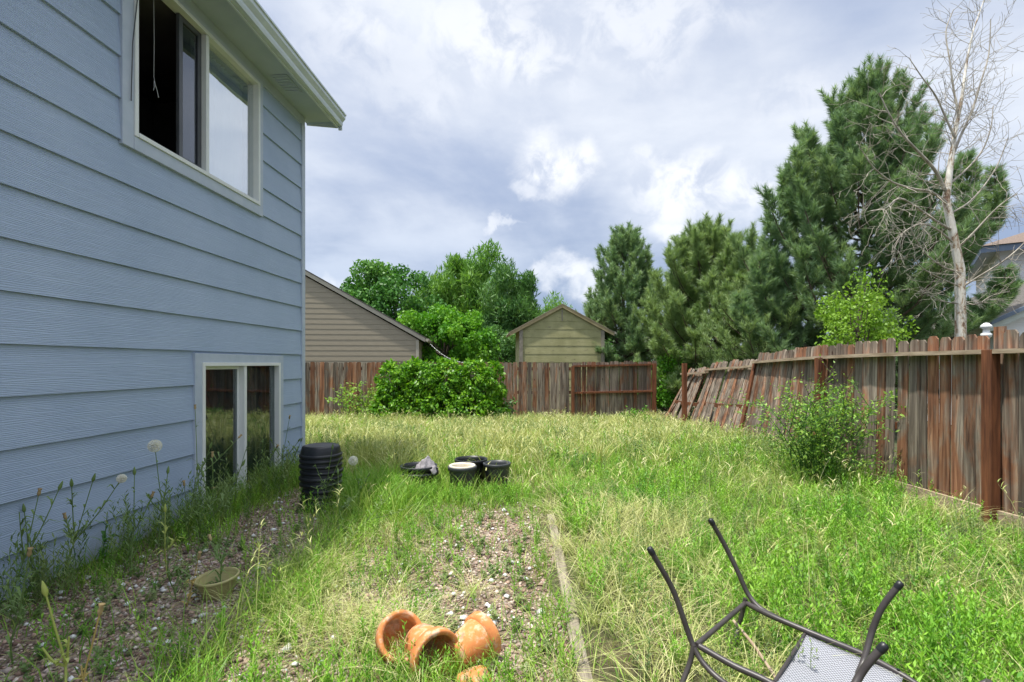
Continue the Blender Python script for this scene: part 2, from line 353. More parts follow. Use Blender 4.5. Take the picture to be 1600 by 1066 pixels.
# ============================================================ blue house
HZ = 4.96; HY1 = 7.237; HY0 = -6.0
house = thing('blue_house', 'pale blue lap-sided house rising past the top of the photo on the left', 'house', (-3.36, 0, 0), -math.atan(.05625))
UW = (4.073, 6.137, 3.25, 4.86)      # upper trim outer y0,y1,z0,z1
LW = (4.93, 6.62, -.02, 1.60)
mb = MB()
zk = 1.623-.331*5; k_i = 0
while zk < 4.9:
    z0, z1 = max(zk, .03), min(zk+.331, HZ)
    iv = [(HY0, HY1-.07)]
    for (a, b, c0, c1) in (UW, LW):
        # split the course where it crosses the opening in height
        ov = min(z1, c1)-max(z0, c0)
        if ov <= 0.01: continue
        new = []
        for (p, q) in iv:
            if q <= a or p >= b: new.append((p, q)); continue
            if p < a: new.append((p, a))
            if q > b: new.append((b, q))
            if z0 < c0-.005: mb.hexa([(-.02, max(p,a), z0), (.030, max(p,a), z0), (.030, min(q,b), z0), (-.02, min(q,b), z0), (-.02, max(p,a), c0), (.030-.023*(c0-z0)/.331, max(p,a), c0), (.030-.023*(c0-z0)/.331, min(q,b), c0), (-.02, min(q,b), c0)])
            if z1 > c1+.005: mb.hexa([(-.02, max(p,a), c1), (.030-.023*(c1-z0)/.331, max(p,a), c1), (.030-.023*(c1-z0)/.331, min(q,b), c1), (-.02, min(q,b), c1), (-.02, max(p,a), z1), (.007, max(p,a), z1), (.007, min(q,b), z1), (-.02, min(q,b), z1)])
        iv = new
    jts = [j_ for j_ in ((HY0+1.1+.97*((k_i*5) % 4)+3.66*q_) for q_ in range(0))]; k_i += 1; iv2 = []
    for (p, q) in iv:
        c_ = p
        for j_ in jts:
            if c_+.3 < j_ < q-.3: iv2.append((c_, j_-.0016)); c_ = j_+.0016
        iv2.append((c_, q))
    for (p, q) in iv2:
        mb.hexa([(-.02, p, z0), (.030, p, z0), (.030, q, z0), (-.02, q, z0), (-.02, p, z1-.001), (.007, p, z1-.001), (.007, q, z1-.001), (-.02, q, z1-.001)])
    zk += .331
mb.build('siding', M['blue_siding'], house)
mb = MB()     # the shell behind: other three sides
mb.box(-8.0, -.021, HY1-.05, HY1-.02, .03, HZ).box(-8.0, -.021, HY0, HY0+.03, .03, HZ).box(-8.03, -8.0, HY0, HY1-.02, .03, HZ)
mb.build('wall', M['blue_siding'], house)
MB().box(-8.05, -.012, HY0, HY1-.03, -.3, .05).build('foundation', M['concrete'], house)
mb = MB(); mb.box(-.02, .038, HY1-.088, HY1, 0.0, HZ-.12); mb.box(-.11, -.021, HY1-.02, HY1, 0, HZ-.12); mb.build('corner_trim', M['blue_trim'], house, .003)
MB().box(-.02, .034, HY0, HY1+.0, HZ-.12, HZ-.002).build('frieze_board', M['soffit'], house, .003)
OH = .42; EY = 7.42
MB().box(-.02, OH, HY0, EY-.02, HZ, HZ+.015).build('soffit', M['soffit'], house)
mb = MB(); mb.box(OH, OH+.022, HY0, EY, HZ-.07, HZ+.13); mb.build('fascia', M['gutter'], house, .002)
prof = [(OH+.024, HZ+.12), (OH+.024, HZ-.05), (OH+.075, HZ-.05), (OH+.085, HZ-.02), (OH+.085, HZ+.01), (OH+.125, HZ+.055), (OH+.125, HZ+.10), (OH+.140, HZ+.10), (OH+.140, HZ+.12)]
mb = MB(); mb.prism(prof, 'y', HY0, EY); mb.build('gutter', M['gutter'], house)
mb = MB(); mb.box(OH+.025, OH+.075, EY-.012, EY+.006, HZ-.10, HZ-.05); mb.build('gutter_end_cap', M['gutter'], house)
mb = MB(); z = HZ+.135; sl = .42
mb.hexa([(OH+.05, HY0, z), (OH+.05, EY+.02, z), (-4.1, EY+.02, z+4.57*sl), (-4.1, HY0, z+4.57*sl), (OH+.05, HY0, z+.03), (OH+.05, EY+.02, z+.03), (-4.1, EY+.02, z+4.57*sl+.03), (-4.1, HY0, z+4.57*sl+.03)])
mb.hexa([(-8.6, HY0, z), (-8.6, EY+.02, z), (-4.1, EY+.02, z+4.57*sl), (-4.1, HY0, z+4.57*sl), (-8.6, HY0, z+.03), (-8.6, EY+.02, z+.03), (-4.1, EY+.02, z+4.57*sl+.03), (-4.1, HY0, z+4.57*sl+.03)])
rf = mb.build('roof', M['shingle'], house)
for q_ in (HY1-.06, HY0): MB().prism([(-8.0, HZ+.005), (-.02, HZ+.005), (-4.02, HZ+1.75)], 'y', q_, q_+.03).build('gable', M['blue_siding'], house)
# eave end board closing the overhang
mb = MB(); mb.prism([(-.02, HZ-.02), (OH-.001, HZ-.07), (OH-.001, HZ+.13), (-.02, HZ+.32)], 'y', EY-.02, EY); mb.build('eave_return', M['gutter'], house)
mb = MB(); mb.box(.12, .32, 6.15, 6.55, HZ-.012, HZ-.001)
for k in range(6): mb.box(.135, .305, 6.18+.06*k, 6.21+.06*k, HZ-.020, HZ-.012)
mb.build('soffit_vent', M['soffit'], house)
def slider(parent, y0, y1, z0, z1, frame_mat, trim_t, bottom_sill=True):
    """window opening y0..y1 z0..z1 is the trim's outer edge"""
    t = trim_t
    w = MB(); w.box(-.02, .040, y0, y0+t[0], z0, z1).box(-.02, .040, y1-t[1], y1, z0, z1).box(-.02, .040, y0+t[0], y1-t[1], z1-t[3], z1).box(-.02, .044, y0+t[0], y1-t[1], z0, z0+t[2])
    win = w.build('window', M['blue_trim'], parent, .003)
    a, b, c, d = y0+t[0], y1-t[1], z0+t[2], z1-t[3]
    fw = .038
    f = MB(); f.box(-.06, .052, a, a+fw, c, d).box(-.06, .052, b-fw, b, c, d).box(-.06, .052, a+fw, b-fw, d-fw, d).box(-.06, .058, a+fw, b-fw, c, c+fw)
    m = (a+b)/2; f.box(-.05, .036, m-.024, m+.024, c+fw, d-fw); f.build('frame', frame_mat, win, .003)
    return win, a+fw, b-fw, c+fw, d-fw, m
def glass(name, tint, refl, tr):
    m = Mt(name); gl = m.n('ShaderNodeBsdfGlossy'); gl.inputs['Roughness'].default_value = .015; gl.inputs['Color'].default_value = (*tint, 1)
    wv = m.noise(m.coord('Object'), 1.6, 2); m.l(m.bump(wv, .06, .05), gl.inputs['Normal'])
    t = m.n('ShaderNodeBsdfTransparent'); t.inputs[0].default_value = (*tr, 1)
    lw = m.n('ShaderNodeLayerWeight'); lw.inputs[0].default_value = .35
    f = m.math('MULTIPLY_ADD', lw.outputs['Facing'], refl[1], refl[0])
    x = m.n('ShaderNodeMixShader'); m.l(f, x.inputs[0]); m.l(t.outputs[0], x.inputs[1]); m.l(gl.outputs[0], x.inputs[2]); m.l(x.outputs[0], m.out.inputs[0]); return m.m
G_up = glass('low_e_glass', (.95, .98, 1), (.35, .5), (.85, .88, .88))
G_lo = glass('dim_glass', (.9, .95, .95), (.05, .24), (.62, .66, .66))
# upper window: left half open, sash slid behind the middle
win, a, b, c, d, m = slider(house, *UW, M['cream'], (.115, .08, .11, .05))
MB().box(-.020, -.016, m+.03, b, c, d).build('pane', G_up, win)
cb = MB()
for k in range(40):
    yy = m+.02+(b-m-.02)*k/40; xx = -.16+.02*math.sin(k*1.9); yy2 = m+.02+(b-m-.02)*(k+1)/40; xx2 = -.16+.02*math.sin((k+1)*1.9)
    cb.add([(xx, yy, c), (xx2, yy2, c), (xx2, yy2, d), (xx, yy, d)], [(0, 1, 2, 3)], True)
cb.build('curtain', M['curtain_white'], win)
s_ = MB(); q0 = m-.34
s_.box(-.045, -.012, q0, q0+.05, c, d).box(-.045, -.012, m-.075, m-.026, c, d).box(-.045, -.012, q0+.05, m-.075, c, c+.05).box(-.045, -.012, q0+.05, m-.075, d-.05, d); s_.build('sliding_sash', M['sash_dark'], win, .003)
MB().box(-.030, -.026, q0+.05, m-.075, c+.05, d-.05).build('sash_pane', glass('wavy_glass', (.7, .74, .8), (.10, .3), (.4, .42, .45)), win)
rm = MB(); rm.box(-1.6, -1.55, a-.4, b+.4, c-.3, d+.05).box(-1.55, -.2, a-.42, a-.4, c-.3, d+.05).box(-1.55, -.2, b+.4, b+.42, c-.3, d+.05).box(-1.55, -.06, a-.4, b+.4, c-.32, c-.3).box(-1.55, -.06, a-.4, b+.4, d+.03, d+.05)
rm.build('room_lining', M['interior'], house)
cord = MB(); cord.tube([(-.09, a+.34, d), (-.09, a+.345, d-.4), (-.085, a+.335, d-.72), (-.08, a+.35, d-.80)], .0016, 5); cord.tube([(-.09, a+.345, d-.75), (-.07, a+.32, d-.82), (-.06, a+.30, d-.86)], .0016, 5); cord.tube([(-.09, a+.345, d-.75), (-.09, a+.38, d-.82), (-.08, a+.385, d-.88)], .0022, 5)
cord.build('blind_cord', M['white_vinyl'], win)
cc = MB(); cc.tube([(.06, a+.03, 4.96), (.065, a-.03, 4.5), (.06, a-.075, 4.1), (.055, a-.08, 3.8), (.055, a-.085, 3.62)], .0045, 6); cc.build('loose_cable', M['sash_dark'], house)
# lower window
win, a, b, c, d, m = slider(house, *LW, M['white_vinyl'], (.10, .09, .07, .09))
MB().box(-.034, -.030, a, m-.03, c, d).build('pane', G_lo, win); MB().box(-.016, -.012, m+.03, b, c, d).build('pane', G_lo, win)
s_ = MB(); s_.box(-.050, -.024, a, a+.03, c, d).box(-.050, -.024, m-.06, m-.026, c, d).box(-.050, -.024, a+.03, m-.06, c, c+.04).box(-.050, -.024, a+.03, m-.06, d-.035, d); s_.build('sliding_sash', M['white_vinyl'], win, .003)
cb = MB()
for k in range(60):
    yy = a+(b-a)*k/60; xx = -.13+.018*math.sin(k*1.3); yy2 = a+(b-a)*(k+1)/60; xx2 = -.13+.018*math.sin((k+1)*1.3)
    cb.add([(xx, yy, c), (xx2, yy2, c), (xx2, yy2, d), (xx, yy, d)], [(0, 1, 2, 3)], True)
cb.build('curtain', M['curtain_grey'], win)
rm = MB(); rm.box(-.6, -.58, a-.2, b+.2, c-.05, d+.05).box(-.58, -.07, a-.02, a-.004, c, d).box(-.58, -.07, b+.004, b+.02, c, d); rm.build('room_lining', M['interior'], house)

# ============================================================ neighbour: brown gable end
nb = thing('tan_house', 'tan lap-sided gable end behind the back fence, left of the green trees', 'house', (-3.65, 20.0, -.2), R(6))
def lap(mb, poly_left, x1, z0, z1, exp, top_fn, yface=0.0, th=.012):
    """courses on a wall facing -y; poly_left(z) and x1(z) give the extent at height z"""
    z = z0
    while z < z1-.01:
        t = min(z+exp, z1)
        l0, l1 = poly_left(z), poly_left(t); r0, r1 = x1(z), x1(t)
        if r0-l0 > .02:
            mb.hexa([(l0, yface-th, z), (r0, yface-th, z), (r0, yface+.03, z), (l0, yface+.03, z), (min(l1, max(r1, l1)), yface-.004, t-.001), (max(r1, l1+.01), yface-.004, t-.001), (max(r1, l1+.01), yface+.03, t-.001), (l1, yface+.03, t-.001)])
        z = t
    return mb
slope = .565
mb = MB(); lap(mb, lambda z: -9.0+max(0, (z-2.75))/slope*0, lambda z: min(0, -(z-2.62)/slope) if z > 2.62 else 0, 0, 2.62, .2, None)
lap(mb, lambda z: min(-4.52+0, -9.04+(z-2.62)/slope), lambda z: -(z-2.62)/slope, 2.62, 5.17, .2, None)
mb.build('wall', M['tan_siding'], nb)
MB().box(-9.0, 0, .031, 9, 0, 2.6).build('wall', M['tan_siding'], nb)
MB().box(-.10, .012, -.034, .03, 0, 2.60).build('corner_trim', M['tan_trim'], nb)
mb = MB()
def rake(mb, x0, z0, x1, z1, y0, y1, t): return mb.hexa([(x0, y0, z0), (x1, y0, z1), (x1, y1, z1), (x0, y1, z0), (x0, y0, z0+t), (x1, y0, z1+t), (x1, y1, z1+t), (x0, y1, z0+t)])
rake(mb, .26, 2.53, -4.6, 2.46+4.98*slope, -.09, -.05, .16); rake(mb, -9.5, 2.46, -4.6, 2.46+4.9*slope, -.09, -.05, .16); mb.build('rake_board', M['tan_trim'], nb)
mb = MB(); rake(mb, .28, 2.69, -4.6, 2.61+5.02*slope, -.11, 9.2, .03); rake(mb, -9.5, 2.61, -4.6, 2.61+4.9*slope, -.11, 9.2, .03); mb.build('roof', M['shingle'], nb)
mb = MB(); mb.prism([(.28, 2.66), (.28, 2.56), (.36, 2.54), (.40, 2.59), (.41, 2.66)], 'y', -.2, 9); mb.build('gutter', M['tan_trim'], nb)
# wire with small bulbs from the tan house down to the hedge
A, B = Vector((-3.15, 19.7, 2.25)), Vector((-1.0, 14.6, 1.5))
sl_ = thing('string_lights', 'thin sagging wire of small pale bulbs from the tan house to the hedge', 'string lights', A)
pts = [Vector((0,0,0)).lerp(B-A, t/16) - Vector((0, 0, .22*math.sin(math.pi*t/16))) for t in range(17)]
sl_w = MB().tube(pts, .004, 4).build('wire', M['white_vinyl'], sl_)
bulb = None
for p in pts[1:-1]:
    if bulb is None:
        bulb = MB().lathe([(0, -.03), (.010, -.026), (.014, -.012), (.010, 0), (.006, .008), (0, .010)], 8).build('bulb', M['white_vinyl'], sl_); bulb.location = p
    else:
        o = bulb.copy(); link(o, sl_); o.location = p

# ============================================================ shed
shm = Mt('olive_peeling_paint'); v = shm.coord('Object', (1, 1, 5))
f = shm.noise(v, 3.2, 7, .65); base = shm.ramp(shm.noise(shm.coord('Object'), 2.5, 5), [(.35, (.29, .28, .13)), (.65, (.39, .37, .19))])
c = shm.mix(shm.ramp(f, [(.60, (0,0,0)), (.66, (1,1,1))]), base, (.15, .125, .08))
shm.pbr(c, .8, shm.bump(f, .3, .01)); M['shed'] = shm.m
ply = simple('bare_plywood', (.40, .28, .14), (.56, .42, .24), 5, .8, .2, (1, 1, 4))
shed = thing('garden_shed', 'olive green wooden shed with peeling paint and a low gable roof', 'shed', (.28, 18.0, -.2), R(3))
W_ = 2.98; EZ = 2.90; AZ = 3.70; hw = W_/2; ss = (AZ-EZ)/hw
mb = MB(); lap(mb, lambda z: 0, lambda z: W_, 0, EZ, .29, None); lap(mb, lambda z: (z-EZ)/ss, lambda z: W_-(z-EZ)/ss, EZ, AZ, .29, None); mb.build('wall', M['shed'], shed)
mb = MB(); mb.box(0, .03, .031, 2.6, 0, EZ).box(W_-.03, W_, .031, 2.6, 0, EZ).box(0, W_, 2.57, 2.6, 0, EZ); mb.build('wall', M['shed'], shed)
wtrim = simple('grey_weathered_trim', (.19, .17, .13), (.30, .27, .21), 6, .85, .3)
MB().prism([(-.02, -.045), (.10, -.045), (.10, -.003), (-.003, -.003), (-.003, .14), (-.02, .14)], 'z', 0, EZ-.02).build('corner_trim', wtrim, shed)
MB().box(W_-.10, W_+.02, -.045, -.003, 0, EZ-.02).build('corner_trim', wtrim, shed); MB().box(hw-.02, hw+.02, -.035, -.021, EZ+.3, AZ-.12).build('batten', wtrim, shed)
mb = MB(); ov = .36
rake(mb, -ov, EZ-ov*ss+.03, hw, AZ+.03, -.06, 2.75, .03); rake(mb, W_+ov, EZ-ov*ss+.03, hw, AZ+.03, -.06, 2.75, .03); mb.build('eave_boards', ply, shed)
mb = MB(); rake(mb, -ov-.02, EZ-ov*ss+.062, hw, AZ+.075, -.09, 2.78, .03); rake(mb, W_+ov+.02, EZ-ov*ss+.062, hw, AZ+.075, -.09, 2.78, .03); mb.build('roof', simple('pale_brown_shingles', (.22, .18, .12), (.34, .28, .20), 25, .9, .5), shed)
mb = MB(); rake(mb, -ov, EZ-ov*ss-.04, hw, AZ-.035, -.08, -.061, .11); rake(mb, W_+ov, EZ-ov*ss-.04, hw, AZ-.035, -.08, -.061, .11); mb.build('rake_board', simple('yellowed_rake', (.28, .22, .11), (.40, .33, .19), 5, .8, .2), shed)

# ============================================================ white and blue house on the right
wsm = siding_mat('white_siding', (.72, .72, .73), (.80, .80, .80), .3)
btr = simple('slate_blue_trim', (.12, .16, .23), (.17, .22, .30), 5, .6, .1)
wh = thing('white_house', 'white sided house with blue fascia and brown roof behind the right fence', 'house', (14.3, 15.0, 0), R(-38))
mb = MB(); lap(mb, lambda z: 0, lambda z: 8.0, -.2, 4.85, .22, None); mb.build('wall', wsm, wh)
mb = MB(); z = -.2
while z < 4.8:
    mb.hexa([(-.02, 0, z), (.03, 0, z), (.03, 7, z), (-.02, 7, z), (-.004, 0, z+.219), (.03, 0, z+.219), (.03, 7, z+.219), (-.004, 7, z+.219)]); z += .22
mb.build('wall', wsm, wh)
mb = MB(); mb.box(-.45, 8.5, -.45, -.42, 4.72, 4.90).box(-.45, -.42, -.42, 7.4, 4.72, 4.90); mb.build('fascia', btr, wh)
MB().box(-.42, 8.5, -.42, 7.4, 4.86, 4.88).build('soffit', simple('grey_soffit', (.3,.33,.4), (.36,.4,.46)), wh)
mb = MB(); x0, x1, y0, y1, z0 = -.5, 8.5, -.5, 7.5, 4.91; cx, cyy, hz = 4, 3.5, 6.4
mb.add([(x0,y0,z0),(x1,y0,z0),(x1,y1,z0),(x0,y1,z0),(x0+3.2,cyy,hz),(x1-3.2,cyy,hz)], [(0,1,5,4),(1,2,5),(2,3,4,5),(3,0,4),(3,2,1,0)]); mb.build('roof', M['brown_shingle'], wh)
def small_window(parent, T, w, h):
    f = MB(); f.box(-w/2, w/2, -.05, .02, 0, .07).box(-w/2, w/2, -.05, .02, h-.07, h).box(-w/2, -w/2+.07, -.05, .02, .07, h-.07).box(w/2-.07, w/2, -.05, .02, .07, h-.07).box(-.02, .02, -.045, .02, .07, h-.07)
    o = f.build('window', M['white_vinyl'], parent); o.matrix_local = T
    MB().box(-w/2+.07, w/2-.07, -.02, -.014, .07, h-.07).build('pane', simple('far_glass', (.12,.15,.18), (.2,.24,.28), 1, .1, 0), o)
small_window(wh, Matrix.Translation((-.04, 2.9, 1.95)) @ Matrix.Rotation(R(-90), 4, 'Z'), 1.2, 1.15)
small_window(wh, Matrix.Translation((4.2, -.05, 2.9)), 1.2, 1.1)
# lower garage wing in front
gw = thing('garage_wing', 'low white garage with sloping blue roof edge just behind the right fence', 'garage', (12.0, 12.6, 0), R(-6))
mb = MB(); sg = .48; lap(mb, lambda z: 0, lambda z: 6, -.2, 2.5, .22, None); lap(mb, lambda z: (z-2.5)/sg, lambda z: 6.0, 2.5, 3.9, .22, None); mb.build('wall', wsm, gw)
MB().box(0, .03, .031, 3, -.2, 2.5).build('wall', wsm, gw)
mb = MB(); rake(mb, -.45, 2.26, 3.3, 2.26+3.75*sg, -.30, -.26, .15); mb.build('rake_board', simple('pale_green_trim', (.42,.46,.42), (.5,.54,.5)), gw)
mb = MB(); rake(mb, -.47, 2.42, 3.3, 2.42+3.77*sg, -.34, 3.2, .05); mb.build('roof', M['shingle'], gw)
mb = MB(); rake(mb, -.46, 2.425, 3.3, 2.425+3.76*sg, -.365, -.342, .10); mb.build('fascia', btr, gw)
vp = thing('vent_cap', 'small white finial-shaped vent cap showing just above the right fence', 'vent', (5.65, 6.1, 0))
MB().lathe([(.026, 0), (.026, 1.82), (0, 1.82)], 12).build('pipe', M['white_vinyl'], vp)
MB().lathe([(.03, 1.80), (.05, 1.82), (.055, 1.85), (.033, 1.87), (.03, 1.91), (.06, 1.93), (.05, 1.955), (.022, 1.98), (0, 1.985)], 20).build('cap', M['white_vinyl'], vp)
# distant pale house beyond the shed
fh = thing('far_house', 'pale far-off house glimpsed between the shed and the pines', 'house', (6.6, 42, 0))
mb = MB(); lap(mb, lambda z: -1.2, lambda z: 6, -1, 2.8, .3, None); mb.box(-1.2, 6, .03, 5, -1, 2.8); mb.build('wall', wsm, fh)
mb = MB(); mb.add([(-1.6,-.4,2.75),(6.4,-.4,2.75),(6.4,5.4,2.75),(-1.6,5.4,2.75),(-1.6,2.5,4.4),(6.4,2.5,4.4)], [(0,1,5,4),(2,3,4,5),(0,4,3),(1,2,5),(3,2,1,0)]); mb.build('roof', M['shingle'], fh)
small_window(fh, Matrix.Translation((1.5, -.03, 1.2)), 1.2, 1.2)

# ============================================================ fences
def picket(mb, T, w, h, th=.018, ear=.03):
    """dog-eared board in local xz (x width) placed by matrix T; base at origin"""
    p = [(-w/2, 0), (w/2, 0), (w/2, h-ear), (w/2-ear*.8, h), (-w/2+ear*.8, h), (-w/2, h-ear)]
    vs = [T @ Vector((x, -th/2, z)) for x, z in p] + [T @ Vector((x, th/2, z)) for x, z in p]
    n = 6; mb.cur = random.random()
    mb.add(vs, [tuple(range(n)), tuple(range(2*n-1, n-1, -1))] + [(i, i+n, (i+1) % n+n, (i+1) % n) for i in range(n)])
# back fence
BY = 14.75
bf = thing('back_fence', 'weathered brown picket fence along the back of the yard, partly behind the hedge', 'fence', (0, BY, 0))
def bay(parent, x0, x1, top, mat, y=0.0, name='picket_panel'):
    mb = MB(); x = x0
    while x < x1-.05:
        w_ = min(.138+random.uniform(-.008, .006), x1-x)
        z0 = float(gz(x, BY))+random.uniform(0, .04)
        T = Matrix.Translation((x+w_/2, y+random.uniform(-.006, .006), z0)) @ Matrix.Rotation(random.uniform(-.010, .010), 4, 'Y')
        picket(mb, T, w_-.008, top-z0+random.uniform(-.02, .015)); x += w_
    return mb.build(name, mat, parent)
xs_ = [-13.4, -11.0, -8.55, -6.1, -3.65, -1.2, .95]
for a_, b_ in zip(xs_[:-1], xs_[1:]): bay(bf, a_, b_, 1.54, M['fence_red'] if a_ < -5 else M['fence'])
bay(bf, .95, 1.70, 1.53, M['fence'], -.02)
for x_ in xs_: MB().box(x_-.045, x_+.045, .03, .12, -.3, 1.45).build('post', M['post_red'], bf)
for z_ in (.05, .62, 1.3): MB().box(-13.4, 1.7, .015, .05, z_, z_+.09).build('rail', M['post_red'], bf)
gt = thing('fence_gate', 'picket gate with exposed reddish rails and posts at the right end of the back fence', 'gate', (1.72, BY-.02, 0), R(0))
mb = MB(); x = .02
while x < 2.36:
    picket(mb, Matrix.Translation((x+.065, 0, -.2)) @ Matrix.Rotation(random.uniform(-.012, .012), 4, 'Y'), .128, 1.735+random.uniform(-.02, .02)+.03*(x/2.4)); x += .134
mb.build('picket_panel', M['fence'], gt)
for z_, th_ in ((1.395, .09), (.63, .09)): mb = MB(); mb.hexa([(.04, -.10, z_), (2.3, -.10, z_+.05), (2.3, -.012, z_+.05), (.04, -.012, z_), (.04, -.10, z_+.05), (2.3, -.10, z_+.10), (2.3, -.012, z_+.10), (.04, -.012, z_+.05)]); mb.build('rail', M['post_red'], gt)
MB().box(-.02, .07, -.115, -.012, -.3, 1.42).build('post', M['post_red'], gt); MB().box(2.30, 2.40, -.12, -.012, -.3, 1.50).build('post', M['post_red'], gt)
# right fence, leaning outwards more and more towards the back
FD = Vector((-.049, 1.0, 0)).normalized()
rf_ = thing('side_fence', 'leaning weathered picket fence running down the right side of the yard', 'fence', (4.59, 4.86, 0), math.atan2(.049, 1.0))
PY = [-5.0, -2.45, 0.0, 2.50, 4.95, 7.55]       # posts along local y (0 at the nearest red post)
def lean_at(y):    # horizontal push of the top, and its height
    ks = [(-6, 0, 1.80), (0, 0, 1.80), (1.6, .03, 1.79), (2.5, .06, 1.77), (3.6, .20, 1.74), (4.93, .36, 1.70), (4.97, .46, 1.61), (6.2, .50, 1.58), (7.50, .56, 1.52), (7.56, .64, 1.44), (9.0, .56, 1.38), (9.9, 1.15, 1.0)]
    for (a, l0, h0), (b, l1, h1) in zip(ks, ks[1:]):
        if y <= b: t = (y-a)/(b-a); return l0+(l1-l0)*t, h0+(h1-h0)*t
    return ks[-1][1:]
def gzl(y): return float(gz(4.59-.049*y, 4.86+y))
M['fence_side'] = fence_mat('weathered_side_pickets', .50)
def panel(y0, y1, gaps=(), mat=None, spread=0):
    mb = MB(); y = y0+.02
    while y < y1-.06:
        w_ = .14+random.uniform(-.006, .004)
        if any(g0 < y+w_/2 < g1 for g0, g1 in gaps): y += .05; continue
        ln, h = lean_at(y+w_/2); b = gzl(y)+.06
        L_ = math.hypot(ln, h-b)
        tilt = math.atan2(ln, h-b)
        T = Matrix.Translation((.024+random.uniform(-.006, .006)+spread*random.uniform(0, .6), y+w_/2, b)) @ Matrix.Rotation(tilt, 4, 'Y') @ Matrix.Rotation(random.uniform(-.010, .010)+spread*random.uniform(-.25, 1), 4, 'X') @ Matrix.Rotation(R(90)+random.uniform(-.07, .07)*(1+spread*8), 4, 'Z')
        picket(mb, T, w_-random.uniform(.006, .020), L_+random.uniform(-.035, .015), .018, .035); y += w_
    return mb.build('picket_panel', mat or M['fence_side'], rf_)
panel(-5.0, -2.45); panel(-2.45, -.06); panel(.06, 2.48, ((.06, .12), (1.20, 1.29),)); panel(2.52, 4.93); panel(4.97, 7.5, ((6.55, 6.62),), None, .05); panel(7.55, 9.95, ((7.95, 8.03), (9.2, 9.28)), None, .22)
def rail(y0, y1, z_f, zr, x0, x1, h, mat, n=4, name='rail'):
    mb = MB(); ring = []
    for i in range(n+1):
        y = y0+(y1-y0)*i/n; ln, top = lean_at(y); b = gzl(y)
        k = (z_f*(top-b)) if z_f <= 1.2 else z_f
        t = (k)/(top-b); off = ln*t; z = b+k
        ring.append([(x0+off, y, z), (x1+off, y, z), (x1+off, y, z+h), (x0+off, y, z+h)])
    for r0, r1 in zip(ring, ring[1:]): mb.hexa([r0[0], r0[1], r1[1], r1[0], r0[3], r0[2], r1[2], r1[3]])
    return mb.build(name, mat, rf_)
for a_, b_ in ((-5, -2.45), (-2.42, -.052), (.052, 2.50), (2.52, 4.93), (4.96, 7.5), (7.55, 9.0)):
    rail(a_, b_, .885, 0, -.09, .010, .042, M['rail_grey'])
    rail(a_, b_, .42 if b_ < 0 else .40, 0, .034, .07, .085, M['post_red'])
for a_, b_ in ((-5, -2.45), (-2.42, -.052), (.052, 2.50), (2.52, 4.93), (4.96, 7.5), (7.45, 9.9)):
    mb = MB(); g0, g1 = gzl(a_), gzl(b_)
    jj = random.uniform(-.01, .02)
    mb.hexa([(-.040, a_, g0), (-.002, a_, g0), (-.002, b_, g1), (-.040, b_, g1), (-.040, a_, g0+.14+jj), (-.002, a_, g0+.14+jj), (-.002, b_, g1+.13), (-.040, b_, g1+.13)])
    mb.build('kickboard', M['rail_grey'], rf_)
for i, y_ in enumerate(PY):
    ln, h = lean_at(y_); b = gzl(y_)-.2; t = 0 if i < 5 and i != 4 else (.42*.93 if i == 4 else 0)
    hh = (1.62, 1.62, 1.63, 1.58, 1.52, 1.50)[i]; w0 = .05
    mb = MB(); z0, z1 = b, hh
    mb.hexa([(-w0-.045, y_-w0, z0), (w0-.045, y_-w0, z0), (w0-.045, y_+w0, z0), (-w0-.045, y_+w0, z0), (-w0-.045+t, y_-w0, z1), (w0-.045+t, y_-w0, z1), (w0-.045+t, y_+w0, z1), (-w0-.045+t, y_+w0, z1)]) if i != 2 else mb.box(-w0-.045, -.001, y_-w0, y_+w0, z0, z1)
    mb.build('post', M['post_red'], rf_, .004)
mb = MB(); mb.box(.032, .06, -.05, .05, 0, 1.85); mb.build('backing_board', M['fence_red'], rf_)
# ============================================================ pots, timber edging, chair
blackp = simple('black_plastic', (.006, .007, .009), (.013, .015, .018), 8, .42, .05)
charp = simple('charcoal_plastic', (.025, .028, .034), (.05, .055, .06), 8, .45, .05)
creamp = simple('cream_glaze', (.55, .50, .38), (.70, .66, .55), 8, .4, .05)
ochre = simple('ochre_water_stain', (.22, .14, .04), (.32, .21, .07), 6, .5, .1)
soil = simple('potting_soil', (.03, .02, .015), (.07, .05, .035), 40, .95, .8)
tcm = Mt('terracotta'); v = tcm.coord('Object'); c = tcm.ramp(tcm.noise(v, 7, 6, .6), [(.3, (.50, .17, .05)), (.6, (.66, .27, .085)), (.8, (.72, .38, .17))])
c = tcm.mix(tcm.math('MULTIPLY', tcm.ramp(tcm.noise(v, 14, 8, .7), [(.50, (0,0,0)), (.62, (1,1,1))]), .65), c, (.66, .52, .40)); c = tcm.mix(tcm.math('MULTIPLY', tcm.ramp(tcm.noise(tcm.coord('Object', (1.3, 1, 1)), 10, 8, .7), [(.54, (0,0,0)), (.64, (1,1,1))]), .6), c, (.20, .11, .06))
tcm.pbr(c, .88, tcm.bump(tcm.noise(v, 60, 4), .15, .003)); tcm = tcm.m
olive = simple('olive_plastic', (.34, .30, .12), (.44, .40, .18), 6, .45, .05)
def pot_prof(rb, rt, h, rim_h, rim_w, th=.006):
    return [(0, 0), (rb-.01, 0), (rb, .006), (rt-rim_w, h-rim_h), (rt, h-rim_h+.004), (rt+.002, h-.004), (rt-.002, h), (rt-rim_w*.6-th, h), (rt-rim_w-th, h-rim_h*.9), (rb-th, .02), (rb*.3, .016), (rb*.3-.001, .012), (0, .012)]
